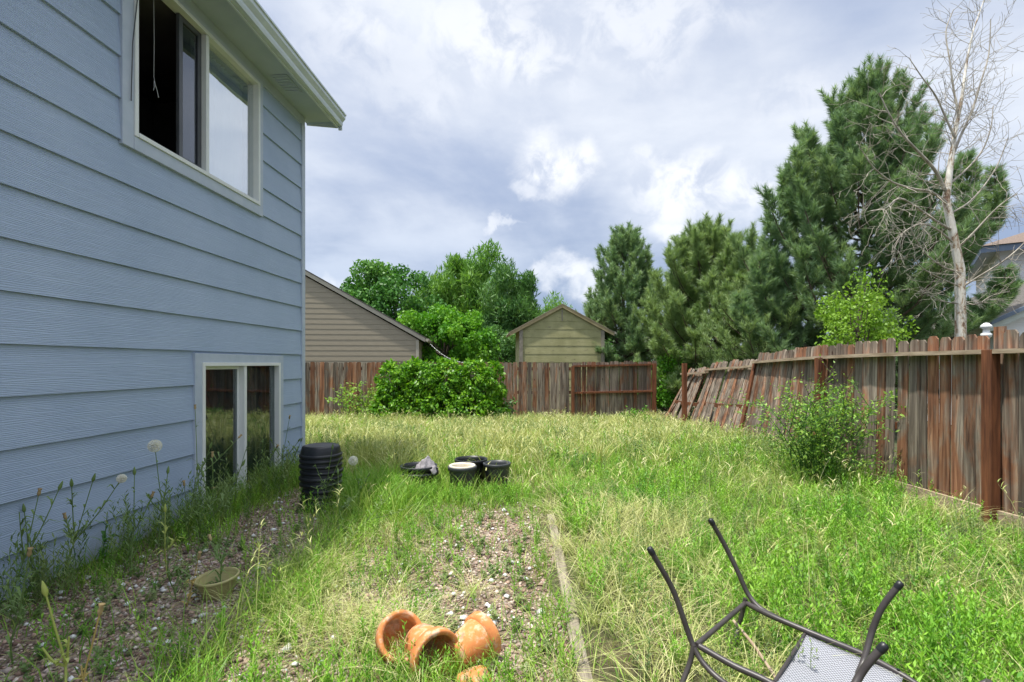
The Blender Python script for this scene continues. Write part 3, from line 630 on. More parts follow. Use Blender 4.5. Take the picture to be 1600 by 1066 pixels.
def pot(name, label, loc, rb, rt, h, mat, rim_h=.03, rim_w=.012, rot=None, group=None, inner=None, inner_name='soil', th=.006, jit=0):
    t = thing(name, label, 'pot', loc, 0, group)
    if rot: t.rotation_euler = rot
    pr = pot_prof(rb, rt, h, rim_h, rim_w, th); k = 7
    MB().lathe(pr[:k-3], 48, jit=jit).build('body', mat, t)
    MB().lathe(pr[k-4:k+2], 48, jit=jit).build('rim', mat, t)
    MB().lathe(pr[k+1:], 48, jit=jit).build('inside', mat, t)
    if inner:
        z, m = inner; r = rb+(rt-rb)*z/h-rim_w-.004
        MB().lathe([(r, z), (r*.5, z+.006), (0, z+.004)], 32).build(inner_name, m, t)
    return t
# tall stack of upturned nested black pots by the house corner
SX, SY = -1.98, 5.32
for k in range(10):
    d = ['bottom', 'second', 'third', 'fourth', 'fifth', 'sixth', 'seventh', 'eighth', 'ninth', 'top'][k]
    lab = 'black nursery pot, %s of the nested stack by the house corner' % (d if k in (0, 9) else d + ' from the ground')
    t = thing('nursery_pot', lab, 'pot', (SX+random.uniform(-.006, .006), SY+random.uniform(-.006, .006), (0, .062, .125, .186, .25, .311, .372, .436, .490, .540)[k]), random.random()*6, 'stack of black nursery pots')
    ro, ht = .192+.0025*min(k, 5), .115
    # upturned: wide rolled rim below, closed base above
    MB().lathe([(ro-.012, .0), (ro+.006, -.001), (ro+.009, .008), (ro+.009, .026), (ro+.002, .030), (ro-.003, .034)], 48).build('rim', blackp, t)
    MB().lathe([(ro-.004, .030), (ro-.008, .06), (ro-.018, ht-.02), (ro-.026, ht-.006), (ro-.045, ht)], 48).build('body', blackp, t)
    MB().lathe([(ro-.044, ht), (ro-.06, ht-.006), (ro-.09, ht-.004), (.05, ht-.004), (0, ht-.002)], 48).build('base', blackp, t)
# group of four pots in the weeds
p1 = pot('planter', 'wide black pot with a grey rag over its rim, left of the cream-rimmed pot', (-1.10, 6.05, .0), .15, .215, .30, blackp, .05, .015, inner=(.22, soil))
MB().lathe([(.226, .19), (.232, .195), (.234, .225), (.228, .23)], 48).build('band', blackp, p1)
rg = MB(); nn, mm = 22, 14; vs = []
for i in range(nn+1):
    for j in range(mm+1):
        u, v_ = i/nn-.5, j/mm-.5; r2 = (u*2)**2+(v_*2)**2
        z = .355+.085*math.exp(-r2*2.2)-.05*r2+.018*math.sin(u*17+v_*5)*math.cos(v_*13+u*3)+.01*math.sin(u*31-v_*11)
        vs.append((-1.00+u*.25+.01*math.sin(v_*14), 6.0+v_*.22+.01*math.sin(u*12), z-.04))
rg.add(vs, [(i*(mm+1)+j, (i+1)*(mm+1)+j, (i+1)*(mm+1)+j+1, i*(mm+1)+j+1) for i in range(nn) for j in range(mm)], True)
o = rg.build('rag', simple('grey_cloth', (.16, .15, .16), (.30, .28, .30), 30, .9, .5)); tag(o, 'crumpled grey rag lying on the rim of the wide black pot', 'rag')
sm = o.modifiers.new('s', 'SOLIDIFY'); sm.thickness = .006
p2 = pot('planter', 'charcoal pot with cream inner rim and ochre bottom among the weeds', (-.575, 5.92, 0), .125, .165, .315, charp, .05, .014, inner=(.27, ochre), inner_name='stained_bottom')
MB().lathe([(.150, .300), (.154, .322), (.146, .330), (.124, .326), (.118, .31), (.112, .27)], 48).build('cream_liner', creamp, p2)
pot('planter', 'large black pot standing close behind the cream-rimmed pot', (-.50, 6.25, 0), .15, .20, .34, blackp, .04, .014, inner=(.24, soil))
pot('planter', 'empty black pot at the right end of the row of pots', (-.18, 6.10, 0), .12, .165, .32, charp, .045, .014, inner=(.1, soil))
pot('planter', 'small black pot tipped over in the grass between the stack and rag pot', (-1.40, 5.62, .105), .085, .115, .20, blackp, .03, .01, rot=(R(80), R(5), R(12)))
# olive bowl on the gravel
pot('flower_bowl', 'olive green plastic bowl standing on the gravel near the house wall', (-1.89, 3.30, .0), .085, .128, .135, olive, .022, .008, rot=(R(3), R(-3), 0), inner=(.06, soil))
# terracotta pots
def tpot(label, loc, rot, rb, rt, h, **k): return pot('terracotta_pot', label, loc, rb, rt, h, tcm, k.pop('rim_h', .055), .014, rot=rot, group='tipped terracotta pots', th=.012, **k)
def aim(axis_dir, roll=0):   # euler turning +z onto axis_dir
    return Vector(axis_dir).to_track_quat('Z', 'Y').to_euler()
tpot('terracotta pot lying with its base towards the viewer and rim away', (-.285, 2.50, .070), aim((.70, .70, .16)), .070, .116, .215)
tpot('terracotta pot on its side with its dark mouth towards the viewer', (-.475, 2.60, .10), aim((.58, -.80, .02)), .080, .122, .21)
tpot('leftmost terracotta pot, tipped so its red inner rim shows behind the dark-mouthed one', (-.61, 2.60, .095), aim((.45, -.55, .42)), .08, .118, .13)
tpot('half buried terracotta pot nearest the viewer below the others', (-.19, 2.38, .075), aim((.25, -.30, -.88)), .07, .105, .16)
# timber edging
tm = simple('weathered_landscape_timber', (.13, .11, .08), (.33, .29, .22), 3, .9, .7, (14, 1, 14), bd=.008, spec=.15)
for i, (x0, y0, x1, y1) in enumerate([(.325, .6, .345, 2.97), (.350, 2.99, .375, 4.95)]):
    t = MB(); n = 24
    pr = [(-.036, 0), (-.037, .034), (-.033, .043), (-.012, .046), (.014, .045), (.031, .042), (.036, .034), (.036, 0)]
    vs = []
    for k in range(n+1):
        q = k/n; yy = y0+(y1-y0)*q; xx = x0+(x1-x0)*q
        for (a, b) in pr: vs.append((xx+a+random.uniform(-.003, .003), yy, b+random.uniform(-.003, .003)+.004*math.sin(yy*5)))
    m_ = len(pr); fs = [(k*m_+j, k*m_+(j+1) % m_, (k+1)*m_+(j+1) % m_, (k+1)*m_+j) for k in range(n) for j in range(m_)] + [tuple(range(m_)), tuple(range((n+1)*m_-1, n*m_-1, -1))]
    t.add(vs, fs); o = t.build('timber_edging', tm)
    tag(o, ['near length of grey weathered timber edging the gravel bed', 'far length of grey weathered timber edging, mostly hidden in the weeds'][i], 'edging timber', 'landscape timbers')
# overturned patio chair
cm = simple('bronze_powder_coat', (.035, .030, .030), (.060, .052, .050), 12, .42, .08)
sl = Mt('sling_mesh'); v = sl.coord('Object', (1, 1, 1), (0, 0, R(46)))
ck = sl.n('ShaderNodeTexChecker'); sl.l(v, ck.inputs[0]); ck.inputs['Scale'].default_value = 120
c = sl.mix(ck.outputs['Fac'], (.10, .105, .12), (.36, .37, .40)); sl.pbr(c, .55, sl.bump(ck.outputs['Fac'], .3, .001)); sl = sl.m
CJ = Vector((.80, 2.25, .25)); u_ = Vector((.416, .40, .034)); v_ = Vector((.69, -.72, -.17)).normalized()
chair = thing('patio_chair', 'overturned dark metal patio chair with pale mesh seat, legs in the air', 'chair', (1.2, 2.2, 0))
O = Vector((-1.2, -2.2, 0))
def cp(p): return Vector(p)+O
def P(px, py, d): return Vector(((px-800)/800*d, d, 1.5+(568-py)/800*d))
def sm_path(pts, n=24):
    pts = [Vector(p) for p in pts]; out = []
    e = [pts[0]*2-pts[1]]+pts+[pts[-1]*2-pts[-2]]
    for i in range(1, len(e)-2):
        for k in range(n//(len(pts)-1)+1):
            t = k/(n//(len(pts)-1)+1); a, b, c_, d = e[i-1], e[i], e[i+1], e[i+2]
            out.append(.5*((2*b)+(c_-a)*t+(2*a-5*b+4*c_-d)*t*t+(3*b-a-3*c_+d)*t**3))
    return out+[pts[-1]]
tr = .0125
legA = [P(1016, 859, 2.30), P(1051, 921, 2.295), P(1074, 985, 2.27), P(1086, 1015, 2.245), P(1102, 1040, 2.20), P(1130, 1066, 2.13), P(1180, 1100, 2.0)]
legB = [P(1111, 814, 2.73), P(1134, 855, 2.72), P(1154, 896, 2.69), P(1168, 927, 2.66), P(1187, 950, 2.60), P(1215, 966, 2.53)]
legC = [P(1406, 913, 2.20), P(1379, 948, 2.215), P(1363, 985, 2.22), P(1354, 1018, 2.20), P(1345, 1045, 2.17), P(1325, 1085, 2.08)]
legD = [P(1381, 1010, 1.80), P(1358, 1035, 1.81), P(1341, 1060, 1.81), P(1325, 1095, 1.78), P(1310, 1140, 1.72)]
for i, lg in enumerate((legA, legB, legC, legD)):
    q = [x+O for x in sm_path(lg)]; l_ = MB().tube(q, tr*(1 if i < 2 else 1.05), 12).build('leg', cm, chair)
    d0 = (q[0]-q[1]).normalized(); MB().tube([q[0]-d0*.022, q[0]-d0*.004, q[0]+d0*.008, q[0]+d0*.012], [tr*1.18, tr*1.22, tr*1.1, tr*.6], 12).build('foot_cap', blackp, l_)
JA, JB = P(1088, 1008, 2.25), P(1165, 942, 2.655)
RB = [JB, P(1204, 962, 2.52), P(1282, 995, 2.36), P(1352, 1024, 2.25), P(1406, 1053, 2.16), P(1440, 1075, 2.09)]
RA = [JA+Vector((.01, -.01, 0)), P(1146, 1040, 2.13), P(1196, 1063, 2.05), P(1260, 1100, 1.93), P(1335, 1145, 1.80), P(1370, 1170, 1.74)]
for r_ in (RA, RB): MB().tube([x+O for x in sm_path(r_)], .0135, 12).build('seat_rail', cm, chair)
MB().tube([JA+O, JB+O], .012, 12).build('crossbar', cm, chair)
# sling stretched between the rails
a0, a1, b0, b1 = P(1210, 1066, 2.03), P(1372, 1166, 1.745), P(1258, 990, 2.40), P(1412, 1056, 2.15)
g_ = MB(); n = 14; vs = []
for i in range(n+1):
    for j in range(n+1):
        s_, t_ = i/n, j/n; p = (a0*(1-s_)+a1*s_)*(1-t_)+(b0*(1-s_)+b1*s_)*t_; p = p+Vector((0, 0, -.012*math.sin(math.pi*t_)-.0*s_)); vs.append(p+O)
g_.add(vs, [(i*(n+1)+j, (i+1)*(n+1)+j, (i+1)*(n+1)+j+1, i*(n+1)+j+1) for i in range(n) for j in range(n)], True)
o = g_.build('seat_sling', sl, chair); m_ = o.modifiers.new('s', 'SOLIDIFY'); m_.thickness = .003
g_ = MB(); g_.tube([x+O for x in (a0, (a0+b0)/2, b0)], .007, 10); g_.build('sling_bar', cm, chair)
# arms lying in the grass below, and the curved back frame beyond the seat
MB().tube([x+O for x in sm_path([P(1165, 935, 2.655), P(1158, 965, 2.66), P(1152, 985, 2.66), P(1150, 1006, 2.58)])], .0115, 10).build('arm_support', cm, chair)
MB().tube([x+O for x in sm_path([P(1084, 1008, 2.25), P(1078, 1035, 2.24), P(1068, 1062, 2.22), P(1060, 1085, 2.2)])], .0115, 10).build('arm_support', cm, chair)
MB().tube([x+O for x in sm_path([P(1146, 970, 2.60), P(1175, 1005, 2.45), P(1206, 1050, 2.28), P(1225, 1085, 2.16)])], .0075, 10).build('stretcher', M['rail_grey'], chair)
bk = sm_path([P(1412, 1056, 2.16), P(1455, 1085, 2.06), P(1500, 1085, 2.03), P(1545, 1066, 2.02)]); MB().tube([x+O for x in bk], .0135, 12).build('back_frame', cm, chair)
bk2 = sm_path([P(1372, 1168, 1.74), P(1440, 1190, 1.68), P(1510, 1170, 1.68), P(1560, 1140, 1.70)]); MB().tube([x+O for x in bk2], .0135, 12).build('back_frame', cm, chair)
MB().tube([P(1545, 1066, 2.02)+O, P(1560, 1140, 1.70)+O], .012, 12).build('back_rail', cm, chair)
for q in ((P(1282, 992, 2.36)), (P(1247, 1003, 2.38))):
    pass
bl = MB()
for s_ in (.05, .3, .62, .95): c0 = b0*(1-s_)+b1*s_; bl.tube([c0+O+Vector((0, 0, .006)), c0+O+Vector((0, 0, .019))], .006, 8)
bl.build('bolt_heads', blackp, chair)
# ============================================================ vegetation builders
def unit(a): return a/np.maximum(np.linalg.norm(a, axis=-1, keepdims=True), 1e-9)
def leaf_quads(P0, D, Wd, ln, wd, fold=None):
    """diamond leaves: base P0, direction D, side Wd; arrays (n,3), (n,)"""
    ln = ln[:, None]; wd = wd[:, None]
    a = P0; b = P0+D*ln*.45+Wd*wd*.5; c = P0+D*ln; d = P0+D*ln*.45-Wd*wd*.5
    V = np.stack([a, b, c, d], 1).reshape(-1, 3); return V, np.arange(len(V)).reshape(-1, 4)
def rand_dirs(n): return unit(rng.normal(size=(n, 3)))
def side_of(D):
    r = rand_dirs(len(D)); return unit(np.cross(D, r))
# ---- grass: curved ribbons
def blades(name, x, y, h, wd, bend, rnd, mat, kind='stuff', z=None, az=None, parent=None, droop=.0):
    n = len(x); az = rng.random(n)*6.283 if az is None else az
    dx, dy = np.cos(az), np.sin(az); sx, sy = -dy, dx
    ph = rng.random(n)*6.283; sx, sy = np.cos(ph), np.sin(ph)
    z = gz(x, y)-.01 if z is None else z
    V = []
    for t, wf in ((0, 1), (.35, .9), (.7, .6)):
        o = bend*h*t*t; zz_ = h*(t-.25*bend*t*t-droop*t**3)
        for sgn in (-1, 1): V.append(np.stack([x+dx*o+sx*wd*wf*.5*sgn, y+dy*o+sy*wd*wf*.5*sgn, z+zz_], 1))
    o = bend*h*1.0; V.append(np.stack([x+dx*o, y+dy*o, z+h*(1-.25*bend-droop)], 1))
    V = np.stack(V, 1).reshape(-1, 3); b = 7*np.arange(n)[:, None]
    q = np.concatenate([b+np.array([0, 1, 3, 2]), b+np.array([2, 3, 5, 4])]); t_ = b+np.array([4, 5, 6])
    return tag(np_mesh(name, V, [q, t_], mat, parent, rnd=np.concatenate([rnd, rnd, rnd])), kind=kind)
def tufts(name, cx, cy, m, spread, h, wd, bend, mat, rb=None, z=None, hv=.35):
    n = len(cx); k = rng.poisson(m, n)+2; i = np.repeat(np.arange(n), k); t = len(i); az = rng.random(t)*6.283; r_ = np.abs(rng.normal(0, spread, t))
    x, y = cx[i]+np.cos(az)*r_, cy[i]+np.sin(az)*r_; hh = h[i]*(1-hv+hv*1.3*rng.random(t)); rb = rng.random(n) if rb is None else rb
    return blades(name, x, y, hh, wd[i]*(.7+.6*rng.random(t)), bend[i]*(.4+1.2*rng.random(t)), np.clip(rb[i]*.6+.4*rng.random(t), 0, 1), mat, az=az, z=None if z is None else z[i])
# ---- small leafy weeds: a few templates copied into one mass
def weed_template(nst, h, nl, ll, lw, spread=.35, up=.6):
    Ps, Ds, Ss, Ls, Ws = [], [], [], [], []
    SV, SF = [], []
    for s in range(nst):
        a = random.random()*6.28; lean = random.uniform(.05, spread); hh = h*random.uniform(.6, 1)
        top = np.array([math.cos(a)*lean*hh, math.sin(a)*lean*hh, hh])
        nb_ = len(SV); sd = np.array([math.sin(a), -math.cos(a), 0])*.0018
        SV += [-sd, sd, top+sd*.5, top-sd*.5]; SF.append([nb_, nb_+1, nb_+2, nb_+3])
        for k in range(nl):
            t = (k+.5)/nl; t = .12+.88*t; p = top*t; b = a+k*2.4
            d = np.array([math.cos(b), math.sin(b), up+random.uniform(-.3, .5)+t*.5]); d /= np.linalg.norm(d)
            sdv = np.cross(d, [0, 0, 1]); sdv = sdv/np.linalg.norm(sdv)+rng.normal(size=3)*.3; sdv /= np.linalg.norm(sdv)
            Ps.append(p); Ds.append(d); Ss.append(sdv); Ls.append(ll*random.uniform(.6, 1.15)*(1.1-.5*t)); Ws.append(lw*random.uniform(.7, 1.2))
    V, F = leaf_quads(np.array(Ps), np.array(Ds), np.array(Ss), np.array(Ls), np.array(Ws))
    return np.concatenate([np.array(SV), V]), np.concatenate([np.array(SF), F+len(SV)])
def scatter(name, templates, x, y, sc, mat, kind='stuff', rbase=None):
    n = len(x); which = rng.integers(0, len(templates), n); az = rng.random(n)*6.283; VV, FF, RR = [], [], []; base = 0
    rb = rng.random(n) if rbase is None else rbase
    zz_ = gz(x, y)-.005
    for k, (TV, TF) in enumerate(templates):
        i = np.where(which == k)[0]; m = len(i)
        if not m: continue
        c_, s_ = np.cos(az[i])[:, None], np.sin(az[i])[:, None]; s3 = sc[i][:, None]
        X = (TV[None, :, 0]*c_-TV[None, :, 1]*s_)*s3+x[i][:, None]; Y = (TV[None, :, 0]*s_+TV[None, :, 1]*c_)*s3+y[i][:, None]; Z = TV[None, :, 2]*s3+zz_[i][:, None]
        V = np.stack([X, Y, Z], 2).reshape(-1, 3); F = (TF[None]+len(TV)*np.arange(m)[:, None, None]).reshape(-1, 4)+base
        base += len(V); VV.append(V); FF.append(F); RR.append(np.clip(np.repeat(rb[i], len(TF))+rng.normal(0, .13, m*len(TF)), 0, 1))
    return tag(np_mesh(name, np.concatenate(VV), [np.concatenate(FF)], mat, rnd=np.concatenate(RR)), kind=kind)
# ---- noise over the ground
def pn(x, y, s=1.0, o=0.0):
    return (np.sin(x*1.7*s+o)*np.cos(y*1.3*s-o*2)+np.sin((x+y)*2.9*s+o*3)*.6+np.sin((x*.6-y)*4.7*s+1.3+o)*.45+np.sin(x*9.1*s-y*7.7*s+o)*.25)/2.3*.5+.5
WX = lambda y: -3.33+.0563*y       # house wall line
def FXr(y): return 4.59-.049*(y-4.86)
# ---- conifers
def needles_mesh(name, A, B, per, ln, wd, mat, parent, open_=.75):
    """A,B (n,3) shoot ends; needles stand round each shoot pointing forward"""
    n = len(A); L_ = np.linalg.norm(B-A, axis=1); cnt = np.maximum(6, (per*L_).astype(int)); idx = np.repeat(np.arange(n), cnt); m = len(idx)
    t = rng.random(m)**.85; base = A[idx]+(B-A)[idx]*t[:, None]; ax = unit(B-A)[idx]
    r = side_of(ax); d = unit(ax*(.7+.5*rng.random((m, 1)))+r*open_)
    l = ln*(.7+.5*rng.random(m))[:, None]; s = unit(np.cross(d, rand_dirs(m)))*wd*.5
    V = np.stack([base-s, base+s, base+d*l], 1).reshape(-1, 3)
    return np_mesh(name, V, [np.arange(3*m).reshape(-1, 3)], mat, parent, rnd=np.clip(np.repeat(rng.random(n), cnt)*.6+rng.random(m)*.4, 0, 1))
def pine(name, label, loc, H, Rm, prof, seed, mat, whorl=.36, per=5, z0=.08, ln=.12, wd=.013, dens=230, group=None, lean=(0, 0), up=1.0, ragged=.25, subs=1.0, extra=(), fing=1.0):
    r = random.Random(seed); t = thing(name, label, 'tree', loc, 0, group)
    tk = MB(); tp = []
    for k in range(13):
        q = k/12; tp.append(Vector((lean[0]*q*H+.05*math.sin(q*7+seed), lean[1]*q*H+.05*math.cos(q*6+seed), H*.97*q)))
    tk.tube(tp, [max(.012, H*.018*(1-k/12.3)) for k in range(13)], 9)
    tk.build('trunk', M['bark'], t)
    br = MB(); SA, SB = [], []
    def axis(z):
        q = min(max(z/(H*.97), 0), .999)*12; i = int(q); return tp[i].lerp(tp[i+1], q-i)
    def shoot(p, d, L, lift, nseg, rad):
        """polyline whose end turns upward; returns points"""
        pts = [p]; dd_ = d.normalized()
        for i in range(nseg):
            dd_ = (dd_+Vector((0, 0, lift*(i+1)/nseg))+Vector((r.gauss(0, .05), r.gauss(0, .05), r.gauss(0, .04)))).normalized()
            pts.append(pts[-1]+dd_*(L/nseg))
        return pts
    z = z0*H; k0 = 0
    while z < H*.985:
        q = z/H; nb_ = per if q < .9 else 4
        for b in range(nb_):
            a = k0+b*6.283/nb_+r.uniform(-.35, .35)
            L = Rm*prof(q, a)*r.uniform(1-ragged, 1+ragged*.55)
            if L < .12: continue
            el = (-.10+.95*q*q+r.uniform(-.12, .12))*up
            d = Vector((math.cos(a)*math.cos(el), math.sin(a)*math.cos(el), math.sin(el)))
            ns = max(4, int(L/.28)); P_ = shoot(axis(z)+Vector((0, 0, r.uniform(-.1, .1))), d, L, .22+.20*q, ns, 0)
            br.tube(P_, [max(.005, .012*L*(1-i/(len(P_)+.5))+.004) for i in range(len(P_))], 5, False)
            SA.append(P_[-2]); SB.append(P_[-1]+(P_[-1]-P_[-2]).normalized()*.12)
            for _k in range(3):
                c0_ = P_[-1-_k//2]; c1_ = c0_+Vector((math.cos(a)*.12+r.gauss(0, .09), math.sin(a)*.12+r.gauss(0, .09), r.uniform(.25, .5)))*fing; br.tube([c0_, c1_], [.006, .003], 3, False); SA.append(c0_); SB.append(c1_)
            for i in range(1, len(P_)):
                f = i/(len(P_)-1)
                if f < .22: continue
                for sgn in (-1, 1):
                    if r.random() > .9*subs: continue
                    td = (P_[i]-P_[i-1]).normalized(); sd = td.cross(Vector((0, 0, 1))).normalized()*sgn
                    l2 = min(L*.36, .75)*(1.15-f*.7)*r.uniform(.6, 1.15)
                    d2 = td*.75+sd*.8+Vector((0, 0, r.uniform(-.05, .3)))
                    P2 = shoot(P_[i], d2, l2, .42, 3, 0)
                    br.tube(P2, [.006, .005, .004, .003], 3, False)
                    SA.append(P2[1]); SB.append(P2[2]); SA.append(P2[2]); SB.append(P2[3]+(P2[3]-P2[2]).normalized()*.03)
                    if l2 > .3:
                        for s3 in (-1, 1):
                            d3 = (P2[2]-P2[1]).normalized()+s3*(P2[2]-P2[1]).cross(Vector((0, 0, 1))).normalized()*.9+Vector((0, 0, .3))
                            P3 = shoot(P2[1], d3, l2*.5, .35, 2, 0); SA.append(P3[0].lerp(P3[1], .4)); SB.append(P3[2])
            if f > .5 and r.random() < .5:
                SA.append(P_[-1]); SB.append(P_[-1]+Vector((r.gauss(0, .03), r.gauss(0, .03), .22)))
        k0 += 1.1; z += whorl*r.uniform(.7, 1.2)*(1.0 if q < .8 else .75)
    tpv = tp[-1]; SA.append(tp[-2]); SB.append(tpv+Vector((0, 0, .25)))
    for b in range(5): a = b*1.26; SA.append(tp[-2].lerp(tpv, .3)); SB.append(tpv+Vector((math.cos(a)*.22, math.sin(a)*.22, -.02)))
    for (off, hh) in extra:   # secondary leaders: vertical spires
        base = axis(off[2]); tip = Vector((off[0], off[1], hh)); P_ = [base.lerp(tip, s_)+Vector((off[0], off[1], 0))*(.35*math.sin(s_*math.pi)) for s_ in (0, .25, .5, .75, 1)]
        br.tube(P_, [.05, .04, .03, .018, .008], 6, False)
        nlen = int((tip-base).length/.16)
        for i in range(nlen):
            f = .35+.65*i/nlen; q4 = f*4; j = min(int(q4), 3); p = P_[j].lerp(P_[j+1], q4-j)
            for b in range(5):
                a = r.random()*6.28; l2 = (.75*(1-f)+.17)*r.uniform(.7, 1.2); P2 = shoot(p, Vector((math.cos(a), math.sin(a), .5)), l2, .5, 2, 0)
                br.tube(P2, [.005, .004, .003], 3, False); SA.append(P2[0].lerp(P2[1], .3)); SB.append(P2[1]); SA.append(P2[1]); SB.append(P2[2])
    tag(br.build('branches', M['bark'], t), None)
    A = np.array([tuple(v) for v in SA]); B = np.array([tuple(v) for v in SB])
    needles_mesh('crown', A, B, dens, ln, wd, mat, t)
    return t
# ---- broadleaf trees: limbs, then leaf clumps round limb ends
def broadleaf(name, label, loc, H, Rx, seed, mat, nleaf=14000, leaf=.16, trunk_h=.3, cl=90, clr=.5, willow=False, group=None, Rz=None, bark=None, low=.12, cat='tree'):
    r = random.Random(seed); rg_ = np.random.default_rng(seed); t = thing(name, label, cat, loc, 0, group)
    Rz = Rz or (H*(1-low)/2); cz = H-Rz
    cen = []
    while len(cen) < cl:
        d = Vector((r.gauss(0, 1), r.gauss(0, 1), r.gauss(0, 1))).normalized(); q = r.uniform(.35, 1)**.45
        lump = 1+.10*math.sin(d.x*5+seed)*math.cos(d.z*4+seed*2)+.08*math.sin(d.y*7+d.z*6+seed)+r.uniform(-.12, .08)
        p = Vector((d.x*Rx*q*lump, d.y*Rx*q*lump, cz+d.z*Rz*q*lump))
        if p.z < H*low*.6: continue
        cen.append(p)
    tk = MB(); tk.tube([(0, 0, -.1), (.03*H*.2, 0, H*.2), (0, .02, H*.45), (.0, 0, H*.8)], [H*.026, H*.02, H*.014, H*.004], 8); 
    tk.build('trunk', bark or M['bark'], t)
    tw = MB()
    for c_ in cen[::2]:
        z = min(c_.z*r.uniform(.3, .75), H*.75); a = Vector((0, 0, max(z, .05*H))); mid = a.lerp(c_, .5)+Vector((0, 0, -.06*H*r.random()))
        tw.tube([a, mid, c_], [H*.008, H*.005, H*.0015], 4, False)
    tw.build('branches', bark or M['bark'], t)
    C_ = np.array([tuple(c_) for c_ in cen]); idx = rg_.integers(0, cl, nleaf); sz = (clr*(.6+.7*rg_.random(cl)))[idx]
    g3 = rg_.normal(size=(nleaf, 3)); g3 *= (sz*np.minimum(1, 1.7/np.linalg.norm(g3, axis=1))*.62)[:, None]; 
    if willow: g3[:, 2] *= 1.25
    P0 = C_[idx]+g3; D_ = unit(rg_.normal(size=(nleaf, 3))+np.array([0, 0, -.9 if not willow else (1.8)])*(1 if not willow else .8))
    Sd = unit(np.cross(D_, unit(rg_.normal(size=(nleaf, 3))))); l = leaf*(.6+.7*rg_.random(nleaf)); 
    V, F = leaf_quads(P0, D_, Sd, l*(1.8 if willow else 1), l*(.35 if willow else .62))
    rr = np.clip(.5*rg_.random(cl)[idx]+.5*rg_.random(nleaf), 0, 1)
    np_mesh('crown', V, [F], mat, t, rnd=rr); return t
# ---- shrub with visible arching stems and separate leaves
def shrub(name, label, cat, loc, H, Rx, seed, mat, nst=26, leaf=.05, step=.035, stem_mat=None, lift=.15, group=None, twigs=4, lw=.5, ry=1.0, basew=.12, erect=.9):
    r = random.Random(seed); t = thing(name, label, cat, loc, 0, group); st = MB(); Pn, Dn = [], []
    def grow(p, d, L, rad, lift_, lvl):
        n = max(3, int(L/.09)); pts = [p]; dd_ = d.normalized()
        for i in range(n):
            dd_ = (dd_+Vector((r.gauss(0, .10), r.gauss(0, .10), lift_))).normalized(); pts.append(pts[-1]+dd_*L/n)
        st.tube(pts, [rad*(1-i/(n+1))+.0008 for i in range(n+1)], 4 if lvl else 5, False)
        for i in range(n):
            f = i/n
            if f < (.28 if lvl == 0 else .05): continue
            m = max(1, int((L/n)/step))
            for k in range(m):
                q = pts[i].lerp(pts[i+1], k/m); td = (pts[i+1]-pts[i]).normalized(); sd = td.orthogonal(); sd.rotate(Matrix.Rotation(r.random()*6.28, 3, td)); Pn.append(q); Dn.append(td*.5+sd*.9)
        if lvl < 2:
            for k in range(twigs if lvl == 0 else 2):
                i = r.randint(max(1, int(n*.25)), n-1); td = (pts[i+1]-pts[i]).normalized(); sd = td.orthogonal(); sd.rotate(Matrix.Rotation(r.random()*6.28, 3, td))
                grow(pts[i], td*.7+sd*.8, L*r.uniform(.28, .5), rad*.5, lift_*.6, lvl+1)
    for s in range(nst):
        a = r.random()*6.28; q = math.sqrt(r.random()); p = Vector((math.cos(a)*q*basew, math.sin(a)*q*basew*ry, 0)); L = H*r.uniform(.55, 1.05)
        out = Rx/H*q*r.uniform(.8, 1.25); grow(p, Vector((math.cos(a)*out, math.sin(a)*out*ry, erect)), L, .006*H+.002, lift*r.uniform(-.4, 1)*.3, 0)
    st.build('stems', stem_mat or M['bark'], t)
    P0 = np.array([tuple(v) for v in Pn]); n = len(P0); D_ = unit(np.array([tuple(v) for v in Dn])+rng.normal(size=(n, 3))*.25+np.array([0, 0, .1])); Sd = unit(np.cross(D_, unit(np.array([0, 0, 1.])+rng.normal(size=(n, 3))*.5)))
    l = leaf*(.55+.7*rng.random(n)); V, F = leaf_quads(P0, D_, Sd, l, l*lw); np_mesh('foliage', V, [F], mat, t, rnd=rng.random(n)); return t

# ============================================================ leaf colours
ML = {}
ML['pine'] = leaf_mat('pine_needles', [(.12, .21, .10), (.22, .34, .16), (.38, .50, .25)], .35, .5, .8, .3, (.14, .28, .15))
ML['pine_pale'] = leaf_mat('pale_pine_needles', [(.14, .24, .09), (.25, .37, .15), (.40, .52, .25)], .35, .5, .9, .4, (.26, .36, .14))
ML['dark'] = leaf_mat('dark_leaves', [(.035, .13, .02), (.08, .23, .04), (.17, .35, .07)], .35)
ML['willow'] = leaf_mat('willow_leaves', [(.07, .20, .03), (.15, .32, .05), (.25, .43, .09)], .4)
ML['bright'] = leaf_mat('bright_leaves', [(.04, .18, .012), (.11, .31, .02), (.20, .42, .03)], .4)
ML['olive'] = leaf_mat('olive_leaves', [(.04, .13, .03), (.09, .21, .05), (.16, .30, .08)], .35)
ML['hedge'] = leaf_mat('hedge_leaves', [(.04, .15, .010), (.12, .31, .015), (.28, .50, .03)], .4, .4)
ML['lime'] = leaf_mat('lime_leaves', [(.13, .27, .02), (.21, .38, .035), (.30, .48, .07)], .4)
ML['bush'] = leaf_mat('bush_leaves', [(.13, .28, .035), (.22, .42, .055), (.36, .54, .09)], .42, alt=(.32, .44, .14))
ML['grass'] = leaf_mat('green_blades', [(.08, .22, .02), (.15, .34, .03), (.27, .46, .055), (.44, .50, .15)], .27, .5, .8, .3, (.32, .40, .08))
ML['dry'] = leaf_mat('straw_blades', [(.24, .33, .07), (.46, .50, .17), (.66, .64, .30), (.80, .74, .46)], .25, .6, .9, .35, (.36, .44, .12))
ML['weed'] = leaf_mat('weed_leaves', [(.08, .25, .02), (.16, .39, .025), (.30, .55, .06)], .30, .5, .7, .3, (.28, .43, .05))
